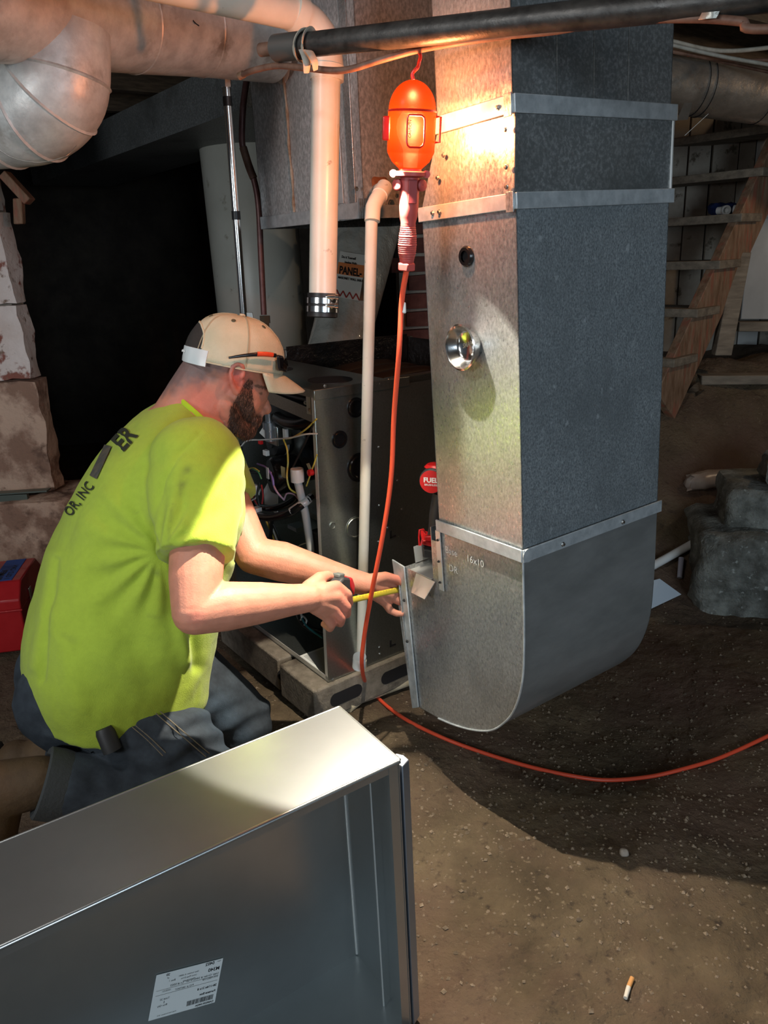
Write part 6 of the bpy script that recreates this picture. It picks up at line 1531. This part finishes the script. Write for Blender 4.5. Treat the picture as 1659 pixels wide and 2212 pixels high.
for t in np.linspace(-0.1, 0.62, 6):
    p = cap_pt(math.pi + t, 0.05, 1.032); MB().lathe([(0, 0.002), (0.0022, 0.0015), (0.003, 0)], p, unit(p - cc), 10).build('snap', MT['white'], crown)
# curved brim
br_ = MB(); NB, NL = 26, 8
bfw = unit(cfw * math.cos(0.36) - cup * math.sin(0.36))
for j in range(NL + 1):
    for i in range(NB + 1):
        u_ = lerp(-1.18, 1.18, i / NB); base = cap_pt(u_, 0.0, 1.0)
        ext = 0.066 * (math.cos(u_ * 1.15) ** 0.6 if math.cos(u_ * 1.15) > 0 else 0.0)
        s_ = math.sin(u_)
        p = base + bfw * ext * j / NL - cup * (0.030 * s_ * s_ * (j / NL) ** 0.8 + 0.004 * (j / NL) ** 2) - PR_ * s_ * 0.014 * (j / NL)
        br_.v.append(tuple(p))
br_.f = [(j*(NB+1)+i, j*(NB+1)+i+1, (j+1)*(NB+1)+i+1, (j+1)*(NB+1)+i) for j in range(NL) for i in range(NB)]; br_.m = [0] * len(br_.f)
brim = br_.build('brim', MT['cap'], crown, smooth=80)
sol = brim.modifiers.new('thick', 'SOLIDIFY'); sol.thickness = 0.003; sol.offset = 0
MB().tube([cap_pt(u_, 0.0, 1.004) for u_ in np.linspace(0, 2 * math.pi, 61)[:-1]], 0.0015, 6, closed=True).build('rim_stitching', MT['cap'], crown)

# ---- safety sunglasses resting on the cap
sg_ = thing('safety_glasses', 'black and red safety sunglasses perched on the cap', 'sunglasses', cap_pt(0.3, 0.1, 1.03))
def gl(px, py, off): return sag(px, py, off)
fr = [gl(494, 773, .094), gl(520, 769, .097), gl(550, 766, .098), gl(575, 766, .095), gl(596, 768, .086)]
MB().tube(catmull(fr, 6), [0.0022 + 0.0022 * min(1, k / 14) for k in range(25)], 10, flat=0.6, up=PR_).build('temple_arm', MT['black_gloss'], sg_)
fr2 = [gl(x, y, -o_) for x, y, o_ in ((494, 773, .094), (520, 769, .097), (550, 766, .098), (575, 766, .095), (596, 768, .086))]
MB().tube(catmull(fr2, 6), [0.0022 + 0.0022 * min(1, k / 14) for k in range(25)], 10, flat=0.6, up=PR_).build('temple_arm', MT['black_gloss'], sg_)
MB().tube(catmull([gl(556, 764.5, .1005), gl(575, 765, .098), gl(590, 767, .092)], 5), 0.0048, 10, flat=0.45, up=PR_).build('red_inlay', mat('red_orange_inlay', (0.75, 0.07, 0.02), 0.35), sg_)
for s_ in (1, -1):
    lm_ = MB(); n1, n2 = 10, 6
    for j in range(n2 + 1):
        for i in range(n1 + 1):
            t = lerp(0.06, 0.98, i / n1); o_ = 0.086 * (1 - t ** 1.6)
            x = lerp(596, 619, t ** 0.8); top, bot = lerp(766, 772, t), lerp(800, 806, t) - 12 * (t > .85)
            lm_.v.append(tuple(gl(x + (j / n2) * 3, lerp(top, bot, j / n2), s_ * o_)))
    lm_.f = [(j*(n1+1)+i, j*(n1+1)+i+1, (j+1)*(n1+1)+i+1, (j+1)*(n1+1)+i) for j in range(n2) for i in range(n1)]; lm_.m = [0] * len(lm_.f)
    lo = lm_.build('lens', mat('black_mirror_lens', (0.006, 0.006, 0.008), 0.06, coat=1.0) if s_ == 1 else bpy.data.materials['black_mirror_lens'], sg_, smooth=80)
    so = lo.modifiers.new('thick', 'SOLIDIFY'); so.thickness = 0.003; so.offset = 0

# ---- tape measure in the right hand, blade out to the flange
tmc = un(731, 1277, 1.632)
tap = thing('tape_measure', 'red and black tape measure gripped in the worker\'s right hand', 'tape measure', tmc)
bl0, bl1 = un(752, 1298, 1.650), un(880, 1270, 1.888)
tdir = unit(bl1 - bl0); tn = unit(np.cross(tdir, Z)); tup = np.cross(tn, tdir)
tup = tup if tup[2] > 0 else -tup
prof = [(-0.034, -0.020), (0.030, -0.024), (0.034, -0.016), (0.032, 0.012), (0.018, 0.030), (-0.012, 0.034), (-0.030, 0.022)]
MB().prism(prof, tmc - tn * 0.019, tdir, tup, tn * 0.038).build('case', MT['black_matte'], tap, bevel=0.005)
MB().prism([(x * 1.05, y * 1.05) for x, y in ((0.034, -0.010), (0.032, 0.012), (0.020, 0.028), (0.010, 0.032), (0.014, 0.010))], tmc - tn * 0.0205, tdir, tup, tn * 0.041).build('red_bumper', MT['red'], tap, bevel=0.003)
MB().cbox(tmc + tup * 0.035 - tdir * 0.006, tdir * 0.022, tn * 0.02, tup * 0.010).build('lock_button', mat('grey_lock', (0.10, 0.11, 0.10), 0.5), tap, bevel=0.003)
MT['blade'] = mat('yellow_tape_blade', (0.62, 0.47, 0.035), 0.4)
bwid = unit(C_U - tdir * np.dot(C_U, tdir))
bm3 = MB()
for j in range(15):
    p = lerp(bl0, bl1, j / 14)
    for q in (-1, -0.5, 0, 0.5, 1): bm3.v.append(tuple(p + bwid * 0.0085 * q * 0.8 + C_F * 0.0025 * q * q))
bm3.f = [(j*5+i, j*5+i+1, (j+1)*5+i+1, (j+1)*5+i) for j in range(14) for i in range(4)]; bm3.m = [0] * len(bm3.f)
bl = bm3.build('blade', MT['blade'], tap, smooth=80)
so = bl.modifiers.new('thick', 'SOLIDIFY'); so.thickness = 0.0006; so.offset = 0
for k in range(20):
    p = lerp(bl0, bl1, (k + 0.6) / 20.5) - C_F * 0.0012
    h_ = 0.006 if k % 4 == 0 else 0.0032
    MB().box(p + bwid * 0.0066, tdir * 0.0009, -bwid * h_, C_F * 0.0004).build('tick_mark', MT['ink_and_hole'], bl, smooth=0)
MB().cbox(bl1 + tdir * 0.001, tdir * 0.002, bwid * 0.012, C_F * 0.008).build('end_hook', MT['steel'], tap)
